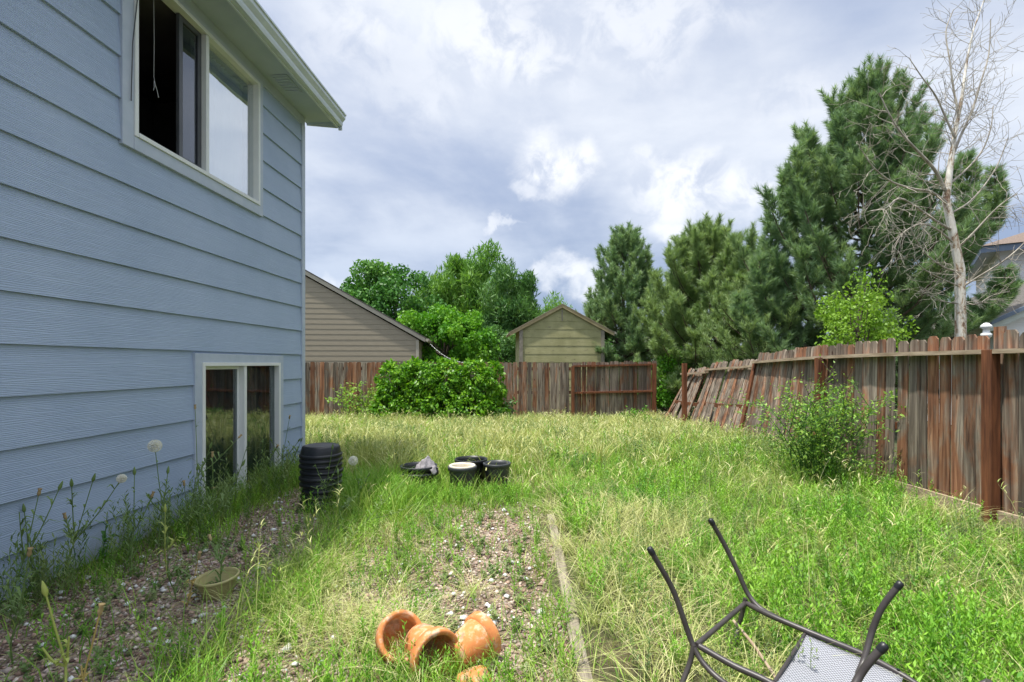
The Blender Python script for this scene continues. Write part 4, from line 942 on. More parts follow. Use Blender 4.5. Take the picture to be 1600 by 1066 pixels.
ML['weed_pale'] = leaf_mat('pale_weed_leaves', [(.10, .18, .05), (.19, .28, .09), (.30, .37, .15)], .3)
ML['stalk_yellow'] = leaf_mat('yellow_green_stalk', [(.28, .36, .08), (.42, .48, .12), (.52, .52, .18)], .25)
ML['stalk_ochre'] = leaf_mat('ochre_stalk', [(.36, .28, .08), (.48, .36, .12), (.55, .44, .18)], .2)
ML['stalk'] = leaf_mat('stalk_green', [(.10, .18, .05), (.17, .26, .08), (.25, .33, .11)], .25)
# ============================================================ trees
pr_big = lambda q, a: (.62+.75*min(q/.33, 1)**.8 if q < .33 else 1.37*(1-((q-.33)/.67)**1.25)**.9+.10)*.66*(1+.10*math.cos(a-3.0))
pine('pine_tree', 'largest pine, dense and dark green, rising behind the bare white-barked tree', (8.15, 12.2, -.2), 8.2, 3.0, pr_big, 3, ML['pine'], whorl=.34, per=6, ragged=.30, ln=.16, wd=.012, dens=360, lean=(.055, 0), group='pines behind the fences',
     extra=[((3.5, -.1, 1.4), 3.9), ((2.7, .2, 1.8), 5.0), ((-2.75, -.1, 1.0), 3.3), ((-2.35, -.2, 1.3), 4.2), ((-1.95, .1, 2.0), 5.0), ((-1.5, .2, 3.0), 6.3), ((-1.1, 0, 4.0), 7.2), ((-.45, -.1, 4.6), 7.75), ((1.35, .2, 4.6), 7.6), ((-1.55, -.3, 3.6), 6.7), ((3.45, .1, 2.6), 6.35), ((2.5, -.2, 3.0), 6.6), ((.2, -.6, 4.2), 7.8)])
pr_m = lambda q, a: (.9+.35*q/.25 if q < .25 else 1.25*(1-((q-.25)/.75)**1.9)+.12)*.82
pine('pine_tree', 'dark upright pine just right of the olive shed', (4.25, 19.4, -.2), 6.45, 1.7, pr_m, 8, ML['pine'], whorl=.32, per=6, ln=.19, wd=.020, dens=230, group='pines behind the fences', extra=[((-.9, 0, 2.2), 4.6), ((.8, 0, 3.0), 5.9)])
pine('pine_tree', 'soft paler green pine standing between the dark pine and the largest one', (6.15, 16.2, -.2), 5.6, 2.3, pr_m, 21, ML['pine_pale'], whorl=.30, per=7, ln=.19, wd=.018, dens=240, group='pines behind the fences', extra=[((-.7, -.2, 2.2), 5.0), ((.9, 0, 2.4), 5.6)])
pine('pine_tree', 'short bushy pine below the largest one, nearest the leaning fence', (6.35, 13.0, -.2), 3.3, 1.5, lambda q, a: (1.0 if q < .4 else 1.0*(1-((q-.4)/.6)**2)+.12), 33, ML['pine_pale'], whorl=.26, per=6, ln=.14, wd=.014, dens=170, group='pines behind the fences', z0=.1)
pine('pine_tree', 'low spreading pine in the shade under the largest one, beside the white house', (9.4, 13.8, -.2), 3.2, 1.9, lambda q, a: (1.0 if q < .4 else 1.0*(1-((q-.4)/.6)**2)+.12), 35, ML['pine'], whorl=.30, per=5, ln=.15, wd=.016, dens=110, group='pines behind the fences', z0=.1)
GB = 'broadleaf trees beyond the back fence'
broadleaf('leafy_tree', 'dark green round-headed tree just above the tan roof', (-7.2, 30, -.3), 7.9, 2.5, 17, ML['dark'], 26000, .22, cl=85, clr=.62, group=GB)
broadleaf('willow_tree', 'tallest pale willow with feathery upswept foliage behind the bright green tree', (-2.5, 34, -.3), 9.3, 2.6, 5, ML['willow'], 30000, .22, cl=85, clr=.62, willow=True, group=GB)
broadleaf('leafy_tree', 'mid green feathery tree between the tall willow and the olive shed', (.0, 30, -.3), 7.3, 1.75, 6, ML['olive'], 24000, .19, cl=70, clr=.52, willow=True, group=GB)
broadleaf('leafy_tree', 'bright green low round tree directly above the hedge', (-3.1, 23.5, -.3), 4.5, 2.15, 7, ML['bright'], 26000, .16, cl=75, clr=.40, group=GB)
broadleaf('leafy_tree', 'small pale treetop peeping over the olive shed roof', (3.1, 36, -.3), 6.6, 1.6, 9, ML['willow'], 9000, .17, cl=40, clr=.6, willow=True, group=GB)
broadleaf('leafy_tree', 'pale yellow green tree filling the gap between the dark tree and the tall willow', (-5.2, 37, -.3), 8.2, 2.4, 10, ML['willow'], 20000, .22, cl=60, clr=.65, willow=True, group=GB)
broadleaf('leafy_tree', 'dark bushy tree low down behind the left side of the olive shed', (-.6, 25, -.3), 3.6, 1.3, 12, ML['olive'], 10000, .13, cl=45, clr=.45, group=GB)
broadleaf('leafy_tree', 'small bright sapling seen through the gap right of the gate', (4.9, 16.0, -.3), 2.1, .9, 14, ML['bright'], 7000, .09, cl=45, clr=.28, low=.05)
broadleaf('leafy_tree', 'dark shrubby tree at the shed corner below the upright pine', (4.6, 22, -.3), 3.0, 1.5, 16, ML['dark'], 7000, .13, cl=40, clr=.45, low=.05)
# bare birch-like tree
bk = Mt('flaking_white_bark'); v = bk.coord('Object'); f = bk.noise(bk.coord('Object', (1, 1, .45)), 9, 7, .7, .5)
bk.pbr(bk.ramp(f, [(.36, (.14, .08, .05)), (.43, (.36, .27, .18)), (.49, (.62, .58, .50)), (.75, (.80, .78, .72))]), .85, bk.bump(f, .6, .01))
tw_m = simple('pale_dead_twigs', (.20, .175, .14), (.48, .44, .37), 9, .85, .3)
dead = thing('bare_tree', 'bare leafless white-barked tree behind the right fence', 'tree', (7.0, 8.0, -.05))
OD = Vector((-7.0, -8.0, .05)); r = random.Random(77)
trk = MB(); tr_pts = [P(1503, 730, 8)]+[P(a, b, d) for a, b, d in ((1501, 520, 8), (1500, 420, 8), (1489, 366, 8), (1478, 312, 8), (1486, 252, 8.02), (1492, 208, 8.05), (1502, 158, 8.1), (1510, 100, 8.15), (1520, 50, 8.2), (1541, -10, 8.25))]
trk.tube([x+OD for x in tr_pts], [.080, .074, .066, .060, .054, .040, .032, .024, .017, .011, .005], 10); trk.build('trunk', bk.m, dead)
brm = MB()
def twigs(pts, rad, lvl, sc=1.0, down=0.0):
    n = len(pts)
    for i in range(1, n):
        for _ in range(2 if lvl == 0 else 1):
            if r.random() > (.82 if lvl < 2 else .45): continue
            td = (pts[i]-pts[i-1]).normalized(); sd = td.orthogonal(); sd.rotate(Matrix.Rotation(r.random()*6.28, 3, td))
            L = (.95, .55, .30)[lvl]*sc*r.uniform(.45, 1.15); d = td*.8+sd*.75+Vector((0, 0, -down*.5)); q = [pts[i-1].lerp(pts[i], r.random())]
            m = max(4, int(L/.07))
            for k in range(m):
                d = (d.normalized()+Vector((r.gauss(0, .16), r.gauss(0, .16), r.gauss(.05, .12)-down*.10))).normalized(); q.append(q[-1]+d*L/m)
            r0 = .85*max(.0034, rad*(.42, .5, .6)[lvl]*(1-.5*i/n)); brm.tube(q, [max(.0022, r0*(1-k/(m+1))) for k in range(m+1)], 4 if lvl else 5, False)
            if lvl < 2: twigs(q[::2] if lvl == 0 else q[::2], r0, lvl+1, sc, down)
limbs = [
 ([(1478, 300, 8), (1462, 268, 7.9), (1444, 247, 7.8), (1420, 222, 7.7), (1402, 200, 7.65), (1386, 172, 7.6), (1374, 145, 7.6)], .030, .9, .1),
 ([(1480, 318, 8), (1455, 300, 7.7), (1430, 296, 7.5), (1395, 285, 7.3), (1365, 262, 7.2), (1344, 231, 7.1)], .024, .9, .6),
 ([(1487, 360, 8), (1462, 345, 7.8), (1434, 325, 7.6), (1405, 310, 7.4), (1385, 325, 7.3), (1360, 330, 7.2)], .024, .9, .9),
 ([(1490, 380, 8), (1466, 360, 7.8), (1440, 350, 7.7), (1410, 365, 7.6), (1395, 395, 7.6)], .018, .9, 1.2),
 ([(1498, 425, 8), (1475, 418, 7.8), (1450, 400, 7.7), (1435, 380, 7.6), (1424, 358, 7.5), (1432, 330, 7.5)], .015, .7, .5),
 ([(1492, 215, 8), (1478, 185, 8), (1462, 150, 8), (1440, 120, 7.9), (1420, 90, 7.9)], .020, .9, .0),
 ([(1498, 180, 8.05), (1490, 140, 8.1), (1484, 95, 8.1), (1478, 50, 8.2), (1490, 15, 8.2)], .020, .8, .0),
 ([(1484, 255, 8.02), (1500, 215, 8.1), (1520, 170, 8.2), (1532, 130, 8.2), (1545, 85, 8.3), (1548, 30, 8.3)], .024, 1.0, .0),
 ([(1480, 290, 8), (1510, 265, 8.1), (1535, 235, 8.2), (1548, 200, 8.2), (1552, 165, 8.3)], .018, .9, .1),
 ([(1482, 335, 8), (1512, 318, 8.1), (1538, 290, 8.1), (1560, 255, 8.2), (1575, 215, 8.2)], .017, .9, .3),
 ([(1494, 390, 8), (1520, 365, 7.9), (1545, 338, 7.8), (1566, 318, 7.7), (1590, 302, 7.6)], .018, .9, .5),
 ([(1501, 450, 8), (1530, 432, 7.8), (1565, 410, 7.6), (1595, 385, 7.5), (1625, 350, 7.5)], .016, .9, .3),
 ([(1501, 470, 8), (1525, 476, 7.9), (1550, 462, 7.8), (1578, 455, 7.7)], .011, .6, .4),
 ([(1500, 448, 8), (1470, 435, 7.8), (1440, 418, 7.6), (1424, 395, 7.5)], .013, .6, .5),
 ([(1500, 475, 8), (1470, 470, 7.8), (1440, 455, 7.7)], .010, .5, .8)]
for pts, rad, sc, dn_ in limbs:
    q = [x+OD for x in sm_path([P(*p) for p in pts], 14)]; n = len(q); brm.tube(q, [rad*.85*(1-.85*i/n)+.0025 for i in range(n)], 6, False); twigs(q[::2], rad, 0, sc*.8, dn_)
twigs([x+OD for x in sm_path(tr_pts[5:], 16)], .02, 0, .8, 0)
brm.build('branches', tw_m, dead)
# saplings and shrubs
broadleaf('elm_sapling', 'lime green sapling sprouting behind the right fence, left of the bare tree', (5.15, 7.7, 0), 2.68, .52, 41, ML['lime'], 5200, .055, cl=46, clr=.19, low=.4, Rz=.66, cat='sapling')
shrub('leafy_bush', 'straggly green bush growing in front of the right fence', 'bush', (3.80, 6.35, 0), 1.25, .50, 42, ML['bush'], nst=32, leaf=.052, step=.027, twigs=7, lw=.42, basew=.24, erect=1.1, group='bushes in the yard', stem_mat=ML['olive'])
shrub('leafy_bush', 'taller thin stems with light leaves against the fence behind the straggly bush', 'bush', (4.18, 6.75, 0), 1.60, .34, 43, ML['bush'], nst=9, leaf=.05, step=.035, twigs=5, lw=.45, basew=.1, erect=1.3, group='bushes in the yard')
shrub('leafy_bush', 'small yellowish bush in front of the back fence at the left end of the hedge', 'bush', (-4.15, 14.2, -.22), 1.25, .5, 44, ML['bush'], nst=16, leaf=.10, step=.045, twigs=4, basew=.15, group='bushes in the yard')
shrub('leafy_bush', 'low dark green bush at the right foot of the hedge', 'bush', (-.25, 13.9, -.22), .75, .4, 45, ML['olive'], nst=16, leaf=.10, step=.045, twigs=4, basew=.15, group='bushes in the yard')
shrub('leafy_bush', 'small bush tucked between the gate post and the fallen end of the side fence', 'bush', (3.35, 13.6, -.2), .6, .5, 46, ML['bright'], nst=16, leaf=.07, step=.04, twigs=4, basew=.25, group='bushes in the yard')
def mound(name, label, loc, lobes, seed, mat, n, leaf):
    t = thing(name, label, 'hedge', loc, 0, 'hedge shrubs along the back fence'); g_ = np.random.default_rng(seed); L_ = np.array(lobes, float)
    w_ = L_[:, 3]*L_[:, 5]; i = g_.choice(len(L_), n, p=w_/w_.sum()); d = unit(g_.normal(size=(n, 3))); q = 1-np.abs(g_.normal(0, .07, n))
    lump = 1+.07*np.sin(d[:, 0]*9+i)*np.cos(d[:, 2]*8)+.05*np.sin(d[:, 1]*15+d[:, 2]*13)
    P0 = L_[i, :3]+d*L_[i, 3:6]*(q*lump)[:, None]; nz = np.sin(P0[:, 0]*8.3+seed)*np.cos(P0[:, 2]*9.1)+np.sin(P0[:, 0]*19+P0[:, 2]*15)*.7+np.cos(P0[:, 2]*23-P0[:, 0]*11+P0[:, 1]*13)*.5
    P0 = P0+d*(nz*.045)[:, None]; k = (P0[:, 2] > .02) & (g_.random(n) < np.clip(.62+nz*.55, .06, 1)); P0, d = P0[k], d[k]; n = len(P0)
    # hanging sprays: leaves follow strands that droop
    D_ = unit(d*.6+np.array([0, 0, -.55])+g_.normal(size=(n, 3))*.45); Sd = unit(np.cross(D_, unit(d+g_.normal(size=(n, 3))*.5)))
    l = leaf*(.6+.8*g_.random(n)); V, F = leaf_quads(P0, D_, Sd, l, l*.55); np_mesh('foliage', V, [F], mat, t, rnd=np.clip(g_.random(n)*.7+.3*(np.sin(P0[:, 0]*7)*np.cos(P0[:, 2]*6)*.5+.5), 0, 1))
    st = MB(); 
    for k in range(70):
        j = g_.choice(len(L_), p=w_/w_.sum()); a = g_.random()*6.28; e = g_.random()*1.4; R3 = L_[j, 3:6]*.93
        tip = L_[j, :3]+np.array([math.cos(a)*math.cos(e), math.sin(a)*math.cos(e), math.sin(e)])*R3
        st.tube([(L_[j, 0]+.1*g_.normal(), L_[j, 1], 0), (L_[j, 0]*.4+tip[0]*.6, L_[j, 1]*.5+tip[1]*.5, tip[2]*.7), tuple(tip)], [.02, .012, .004], 4, False)
    st.build('stems', M['bark'], t); return t
mound('hedge_shrub', 'larger right-hand lobe of vivid green hedge in front of the back fence', (-1.55, 13.9, -.25), [(-.75, 0, 1.18, .45, .5, .62), (-.15, .05, 1.15, .6, .5, .68), (.5, 0, 1.15, .55, .5, .66), (.98, .05, 1.2, .34, .45, .58), (-.5, -.1, .5, .75, .55, .6), (.4, -.15, .45, .8, .6, .6), (1.0, 0, .45, .38, .5, .6)], 51, ML['hedge'], 40000, .095)
mound('hedge_shrub', 'smaller left-hand lobe of vivid green hedge in front of the back fence', (-3.0, 13.95, -.25), [(-.15, 0, 1.18, .48, .45, .60), (.3, 0, 1.15, .45, .45, .64), (-.2, -.05, .5, .52, .5, .65), (.3, -.1, .5, .5, .5, .65)], 52, ML['hedge'], 21000, .095)

# ============================================================ grasses and weeds over the ground
W1 = [weed_template(4, .20, 20, .036, .0075, .45, .55) for _ in range(5)]
W2 = [weed_template(3, .26, 18, .045, .009, .4, .7) for _ in range(4)]
W3 = [weed_template(5, .13, 8, .05, .022, .8, .3) for _ in range(4)]
def sample(n, x0, x1, y0, y1, pw=1.6):
    """more samples near the viewer's end of the yard, where they are seen larger"""
    y = y0+(y1-y0)*rng.random(n)**pw; x = x0+(x1-x0)*rng.random(n); return x, y
def keep(x, y, dens):
    k = (rng.random(len(x)) < dens) & (x < FXr(y)+.3) & ((x > WX(y)+.03) | (y > 7.3)); k &= ~((x > FXr(y)-.32) & (x < FXr(y)+.02) & (y < 6.0) & (rng.random(len(x)) < .88)); k &= ~((np.abs(x-.35) < .09) & (y < 5) & (rng.random(len(x)) < .7)); return x[k], y[k]
objs_xy = [(-1.98, 5.32, .22), (-1.10, 6.05, .20), (-.575, 5.92, .15), (-.5, 6.25, .18), (-.18, 6.1, .15), (-1.89, 3.3, .13), (1.36, 2.2, .20), (1.55, 2.2, .25), (1.45, 2.0, .22)]
def clear(x, y):
    m = np.ones(len(x), bool)
    for (a, b, r_) in objs_xy: m &= ((x-a)**2+(y-b)**2) > r_**2
    return m
dryness = lambda x, y: np.clip(np.maximum(np.exp(-((x-.95)/.5)**2)*(y < 5.5)*.75, np.clip((y-6.6+.35*np.maximum(-x, 0)-1.0*np.clip(x-1, 0, 3))/1.6, 0, 1))*1.0+(pn(x, y, 1.2, 2)-.5)*1.0, 0, 1)
# lush green to the right of the timber
def bedfrac(x, y): return (x < bed_edge(y)+.02) & (y < 6.9)
x, y = sample(4600, -3.2, 4.9, 1.75, 9.5, 1.4); d = dryness(x, y); x, y = keep(x, y, np.where(bedfrac(x, y), 0, (1-.8*d)*np.clip(.3+pn(x, y, 1.3, .5), .25, 1)))
k = clear(x, y); x, y = x[k], y[k]; n = len(x); tufts('green_grass', x, y, 13, .035, (.10+.20*rng.random(n)**1.6)*(.6+.8*pn(x, y, 1.3, 1)), (.004+.0035*rng.random(n))*np.clip(y/5, .6, 1.5), .5+.7*rng.random(n), ML['grass'])
x, y = sample(16000, -3.2, 4.9, 1.75, 9.5, 1.5); d = dryness(x, y); x, y = keep(x, y, np.where(bedfrac(x, y), 0, (1-.6*d))); n = len(x)
blades('low_grass', x, y, .04+.08*rng.random(n), .003+.004*rng.random(n), .5+.9*rng.random(n), rng.random(n), ML['grass'])
# long pale tufts leaning among the green
x, y = sample(900, .5, 4.8, 1.9, 8.5, 1.3); x, y = keep(x, y, np.clip((pn(x, y, 1.5, 6.3)-.42)*4, .04, 1)); n = len(x)
tufts('straw_tufts', x, y, 16, .03, .16+.22*rng.random(n), .0025+.002*rng.random(n), .8+.9*rng.random(n), ML['dry'])
x, y = sample(11500, -3.0, 4.9, 1.8, 9.0, 1.45); d = dryness(x, y); x, y = keep(x, y, np.where(bedfrac(x, y) | (x < .5), 0, (1-.85*d)*np.clip((pn(x, y, .7, 4)-.12)*1.9, .12, 1))); k = clear(x, y) ; x, y = x[k], y[k]
scatter('leafy_weeds', W1+W2[:2], x, y, (.5+.9*rng.random(len(x))**1.5)*(.45+1.1*pn(x, y, 1.6, 3)), ML['weed'])
x, y = sample(900, .6, 4.7, 2.1, 9.0, 1.3); x, y = keep(x, y, np.clip((pn(x, y, .9, 1.7)-.35)*2.5, .05, 1)); scatter('feathery_weeds', [weed_template(3, .34, 26, .035, .007, .35, .5) for _ in range(4)], x, y, .7+.5*rng.random(len(x)), ML['weed_pale'])
# straw-coloured seeding grass at the back and beside the timber
x, y = sample(120000, -6.5, 5.0, 1.9, 14.6, 1.0); d = dryness(x, y); x, y = keep(x, y, np.where(bedfrac(x, y), 0, .04+.96*d)); k = clear(x, y); x, y = x[k], y[k]; n = len(x)
hh = np.where(y > 6, .16+.26*rng.random(n)**1.5, .13+.17*rng.random(n))*(.45+1.1*pn(x, y, 1.4, 2)); blades('dry_grass', x, y, hh, .0022+.0011*y*(.6+.6*rng.random(n))*.75, np.where(y > 6, .15+.5*rng.random(n), .5+.8*rng.random(n)), np.clip(rng.random(n)*.7+(pn(x, y, 1.7, 7)-.5)*1.1+.15, 0, 1), ML['dry'])
# seed heads over the dry band: short stout ribbons lifted on top
i = rng.choice(n, min(n, 16000), replace=False); i = i[y[i] > 5.5]; xs2, ys2 = x[i]+rng.normal(0, .03, len(i)), y[i]+rng.normal(0, .03, len(i))
blades('seed_heads', xs2, ys2, .07+.06*rng.random(len(i)), .010+.006*rng.random(len(i)), .6+.8*rng.random(len(i)), .2+.8*rng.random(len(i)), ML['dry'], z=gz(xs2, ys2)+hh[i]*.75)
x, y = sample(50000, -6.5, 4.9, 6.0, 14.6, .9); x, y = keep(x, y, np.clip(.45*(pn(x, y, .9, 9)-.25)*2+.12+.5*(x > 1.2)*(y < 11), 0, 1)); k = clear(x, y); x, y = x[k], y[k]; n = len(x)
blades('tall_green_grass', x, y, .16+.2*rng.random(n), .007+.005*rng.random(n), .2+.6*rng.random(n), .3+.7*rng.random(n), ML['grass'])
x, y = sample(4200, -6.0, 4.6, 6.6, 14.4, .9); x, y = keep(x, y, np.clip((pn(x, y, 1.9, 5)-.40)*3, .05, 1)); scatter('tall_weeds', W2, x, y, 1.1+.7*rng.random(len(x)), ML['weed_pale'])
# rank patches that stand above the rest: by the house corner, the hedge foot and the back fence
cx = np.concatenate([rng.normal(-5.0, .7, 130), rng.uniform(-4.5, 4.2, 170), rng.normal(-1.2, 1.2, 110), rng.normal(2.6, 1.0, 90)]); cyy = np.concatenate([rng.normal(12.0, .9, 130), rng.uniform(12.6, 13.9, 170), rng.normal(8.0, .7, 110), rng.normal(9.5, 1.3, 90)])
k = clear(cx, cyy) & (cyy < 14.4) & (cx < FXr(cyy)-.1); cx, cyy = cx[k], cyy[k]; n = len(cx)
tufts('rank_tufts', cx, cyy, 30, .06, (.34+.30*rng.random(n)), .009+.004*rng.random(n), .35+.6*rng.random(n), ML['dry'], rb=.0+.55*rng.random(n))
x, y = rng.uniform(-4.5, 4.2, 1100), rng.uniform(7.0, 14.0, 1100); k = (pn(x, y, 2.3, 4.4) > .62) & (x < FXr(y)-.15); x, y = x[k], y[k]; scatter('forbs', W2+W3, x, y, 1.3+1.0*rng.random(len(x)), ML['bush'])
# long seeding stalks standing singly above the sward, and coarse dark broad-leaved weeds
x, y = sample(1500, -4.5, 4.5, 2.6, 13.5, 1.1); x, y = keep(x, y, np.where(bedfrac(x, y) & ~((x+1.35)**2 < .12), 0, np.clip(pn(x, y, 1.9, 8)*1.6-.3, .05, 1))); k = clear(x, y); x, y = x[k], y[k]; n = len(x)
hs = .34+.28*rng.random(n); az_ = rng.random(n)*6.283; bd = .15+.3*rng.random(n)
blades('seeding_stalks', x, y, hs, .0022+.0007*y, bd, .3+.7*rng.random(n), ML['dry'], az=az_)
j = np.repeat(np.arange(n), 9); t_ = .62+.38*rng.random(len(j)); xo = x[j]+np.cos(az_[j])*bd[j]*hs[j]*t_*t_; yo = y[j]+np.sin(az_[j])*bd[j]*hs[j]*t_*t_
blades('panicles', xo, yo, .03+.03*rng.random(len(j)), .0045+.0009*yo, .8+.8*rng.random(len(j)), rng.random(len(j)), ML['dry'], z=gz(xo, yo)+hs[j]*t_*(1-.25*bd[j]*t_))
x, y = sample(1100, -1.5, 4.5, 2.9, 9.5, 1.2); x, y = keep(x, y, np.where(bedfrac(x, y), 0, np.clip((pn(x, y, 1.3, 3.1)-.5)*4, .03, 1))); k = clear(x, y); x, y = x[k], y[k]
scatter('broad_weeds', [weed_template(5, .15, 7, .095, .034, .9, .35) for _ in range(4)], x, y, .4+.5*rng.random(len(x)), ML['bush'])
# knee-high tangle between the pot stack and the other pots, and along the house wall
cx = np.concatenate([rng.normal(-1.50, .14, 34), rng.normal(-1.25, .2, 10), rng.uniform(-1.4, .1, 14)]); cyy = np.concatenate([rng.normal(5.5, .35, 34), rng.normal(4.9, .3, 10), rng.normal(6.6, .12, 14)]); k = clear(cx, cyy); cx, cyy = cx[k], cyy[k]; n = len(cx)
tufts('tall_tufts', cx, cyy, 26, .04, .30+.24*rng.random(n), .0055+.003*rng.random(n), .35+.5*rng.random(n), ML['grass'], rb=.2+.8*rng.random(n))
FW = [weed_template(3, .50, 26, .075, .010, .3, .8) for _ in range(4)]
y = rng.uniform(2.7, 7.1, 95); x = WX(y)+.10+np.abs(rng.normal(0, .20, 95)); k = clear(x, y); x, y = x[k], y[k]; scatter('wall_weeds', FW, x, y, .55+.65*rng.random(len(x)), ML['stalk'])
x = np.concatenate([rng.normal(-1.3, .25, 26), rng.uniform(-1.3, .2, 12), rng.uniform(.5, 4.3, 60)]); y = np.concatenate([rng.uniform(3.4, 6.2, 26), rng.normal(6.55, .1, 12), rng.uniform(3.2, 9.5, 60)]); k = clear(x, y); x, y = x[k], y[k]; scatter('lawn_weeds', FW, x, y, .45+.5*rng.random(len(x)), ML['weed'])
# bed: thin strips of grass, more along its left side, over the pots and in the foreground
def beddens(x, y):
    wall = np.exp(-((x-WX(y)-.22)/.25)**2)*np.clip((y-2.8)/1.8, .12, 1); mid = np.exp(-((x+1.38)/.20)**2)*np.clip(1.1-.10*y, .2, .8)+.8*np.exp(-((x+1.25)/.3)**2)*(y>4.2)
    near = np.clip((2.8-y)/.5, 0, 1)*np.clip((x+1.6)/.5, 0, 1); pots = .7*np.exp(-(((x+.55)/.95)**2+((y-5.4)/.35)**2)); edge = np.exp(-((x-.30)/.13)**2)*.6
    mid2 = np.exp(-((x+.72)/.28)**2)*(y > 3.3)*.35
    return np.clip((wall*.8+mid*.95+mid2+near*.65+pots*1.1+edge)*np.clip(pn(x, y, 2.1, 3)*1.9-.35, .05, 1)+.03+.5*(y > 6.0), 0, 1)
x, y = sample(70000, -3.3, .35, 1.75, 6.9, 1.25); D0 = beddens(x, y); x, y = keep(x, y, D0*bedfrac(x, y)); k = clear(x, y); x, y = x[k], y[k]; n = len(x)
sh = np.exp(-((x+1.5)/.4)**2)
blades('bed_grass', x, y, (.08+.16*rng.random(n))*(1+.6*sh), .003+.0045*rng.random(n), .3+.8*rng.random(n), rng.random(n)**1.1, ML['grass'])
x, y = sample(2600, -3.2, .35, 1.9, 6.6, 1.2); x, y = keep(x, y, np.clip(beddens(x, y)*.9+.03, 0, 1)*bedfrac(x, y)); k = clear(x, y); x, y = x[k], y[k]
scatter('bed_weeds', W1+W2, x, y, .6+.6*rng.random(len(x)), ML['weed'])
x, y = sample(520, -3.1, .3, 2.0, 6.0, 1.2); x, y = keep(x, y, .6*bedfrac(x, y)); scatter('ground_weeds', W3, x, y, .4+.5*rng.random(len(x)), ML['weed_pale'])
# pale long arching straw over the bed and around the pots
cx = np.concatenate([rng.normal(-1.25, .22, 22), rng.normal(-.95, .25, 14), rng.normal(.9, .35, 30), rng.normal(1.5, .5, 16), rng.normal(-.65, .2, 8)]); cyy = np.concatenate([rng.uniform(2.6, 4.6, 22), rng.uniform(2.4, 3.6, 14), rng.uniform(2.0, 5.5, 30), rng.uniform(4, 7, 16), rng.uniform(2.3, 2.8, 8)])
m = 55; x = np.repeat(cx, m)+rng.normal(0, .035, len(cx)*m); y = np.repeat(cyy, m)+rng.normal(0, .035, len(cx)*m); n = len(x)
blades('arching_straw', x, y, .16+.22*rng.random(n), .0022+.0018*rng.random(n), .9+1.0*rng.random(n), rng.random(n), ML['dry'], droop=.25)

# dead straw litter lying on the gravel
x, y = sample(9000, -3.2, .35, 1.9, 6.4, 1.2); x, y = keep(x, y, .9*bedfrac(x, y)*np.clip(pn(x, y, 2.3, 6)*1.6-.2, .1, 1)); n = len(x)
blades('straw_litter', x, y, .02+.03*rng.random(n), .0022+.002*rng.random(n), 1.8+2.2*rng.random(n), .3+.7*rng.random(n), ML['dry'], z=np.full(n, .012))
# taller rank grass right against the house wall and round the pots
wy = rng.uniform(2.5, 7.2, 9000); wx = WX(wy)+.05+np.abs(rng.normal(0, .16, 9000)); k = rng.random(9000) < np.clip((pn(wx, wy, 1.6, 8)-.25)*1.8, .08, 1)*np.clip((wy-3.4)/2.2, .03, 1); wx, wy = wx[k], wy[k]
px_ = np.concatenate([rng.normal(-1.45, .16, 2600), rng.uniform(-1.5, .2, 500)]); py_ = np.concatenate([rng.normal(5.35, .35, 2600), rng.normal(5.55, .12, 500)])
x = np.concatenate([wx, px_]); y = np.concatenate([wy, py_]); k = clear(x, y); x, y = x[k], y[k]; n = len(x)
blades('rank_grass', x, y, .16+.24*rng.random(n), .004+.004*rng.random(n), .2+.6*rng.random(n), rng.random(n), ML['grass'])
x = rng.uniform(-1.35, .25, 110); y = rng.normal(5.52, .15, 110); k = clear(x, y); x, y = x[k], y[k]; scatter('pot_weeds', W1+W2, x, y, .55+.6*rng.random(len(x)), ML['weed'])

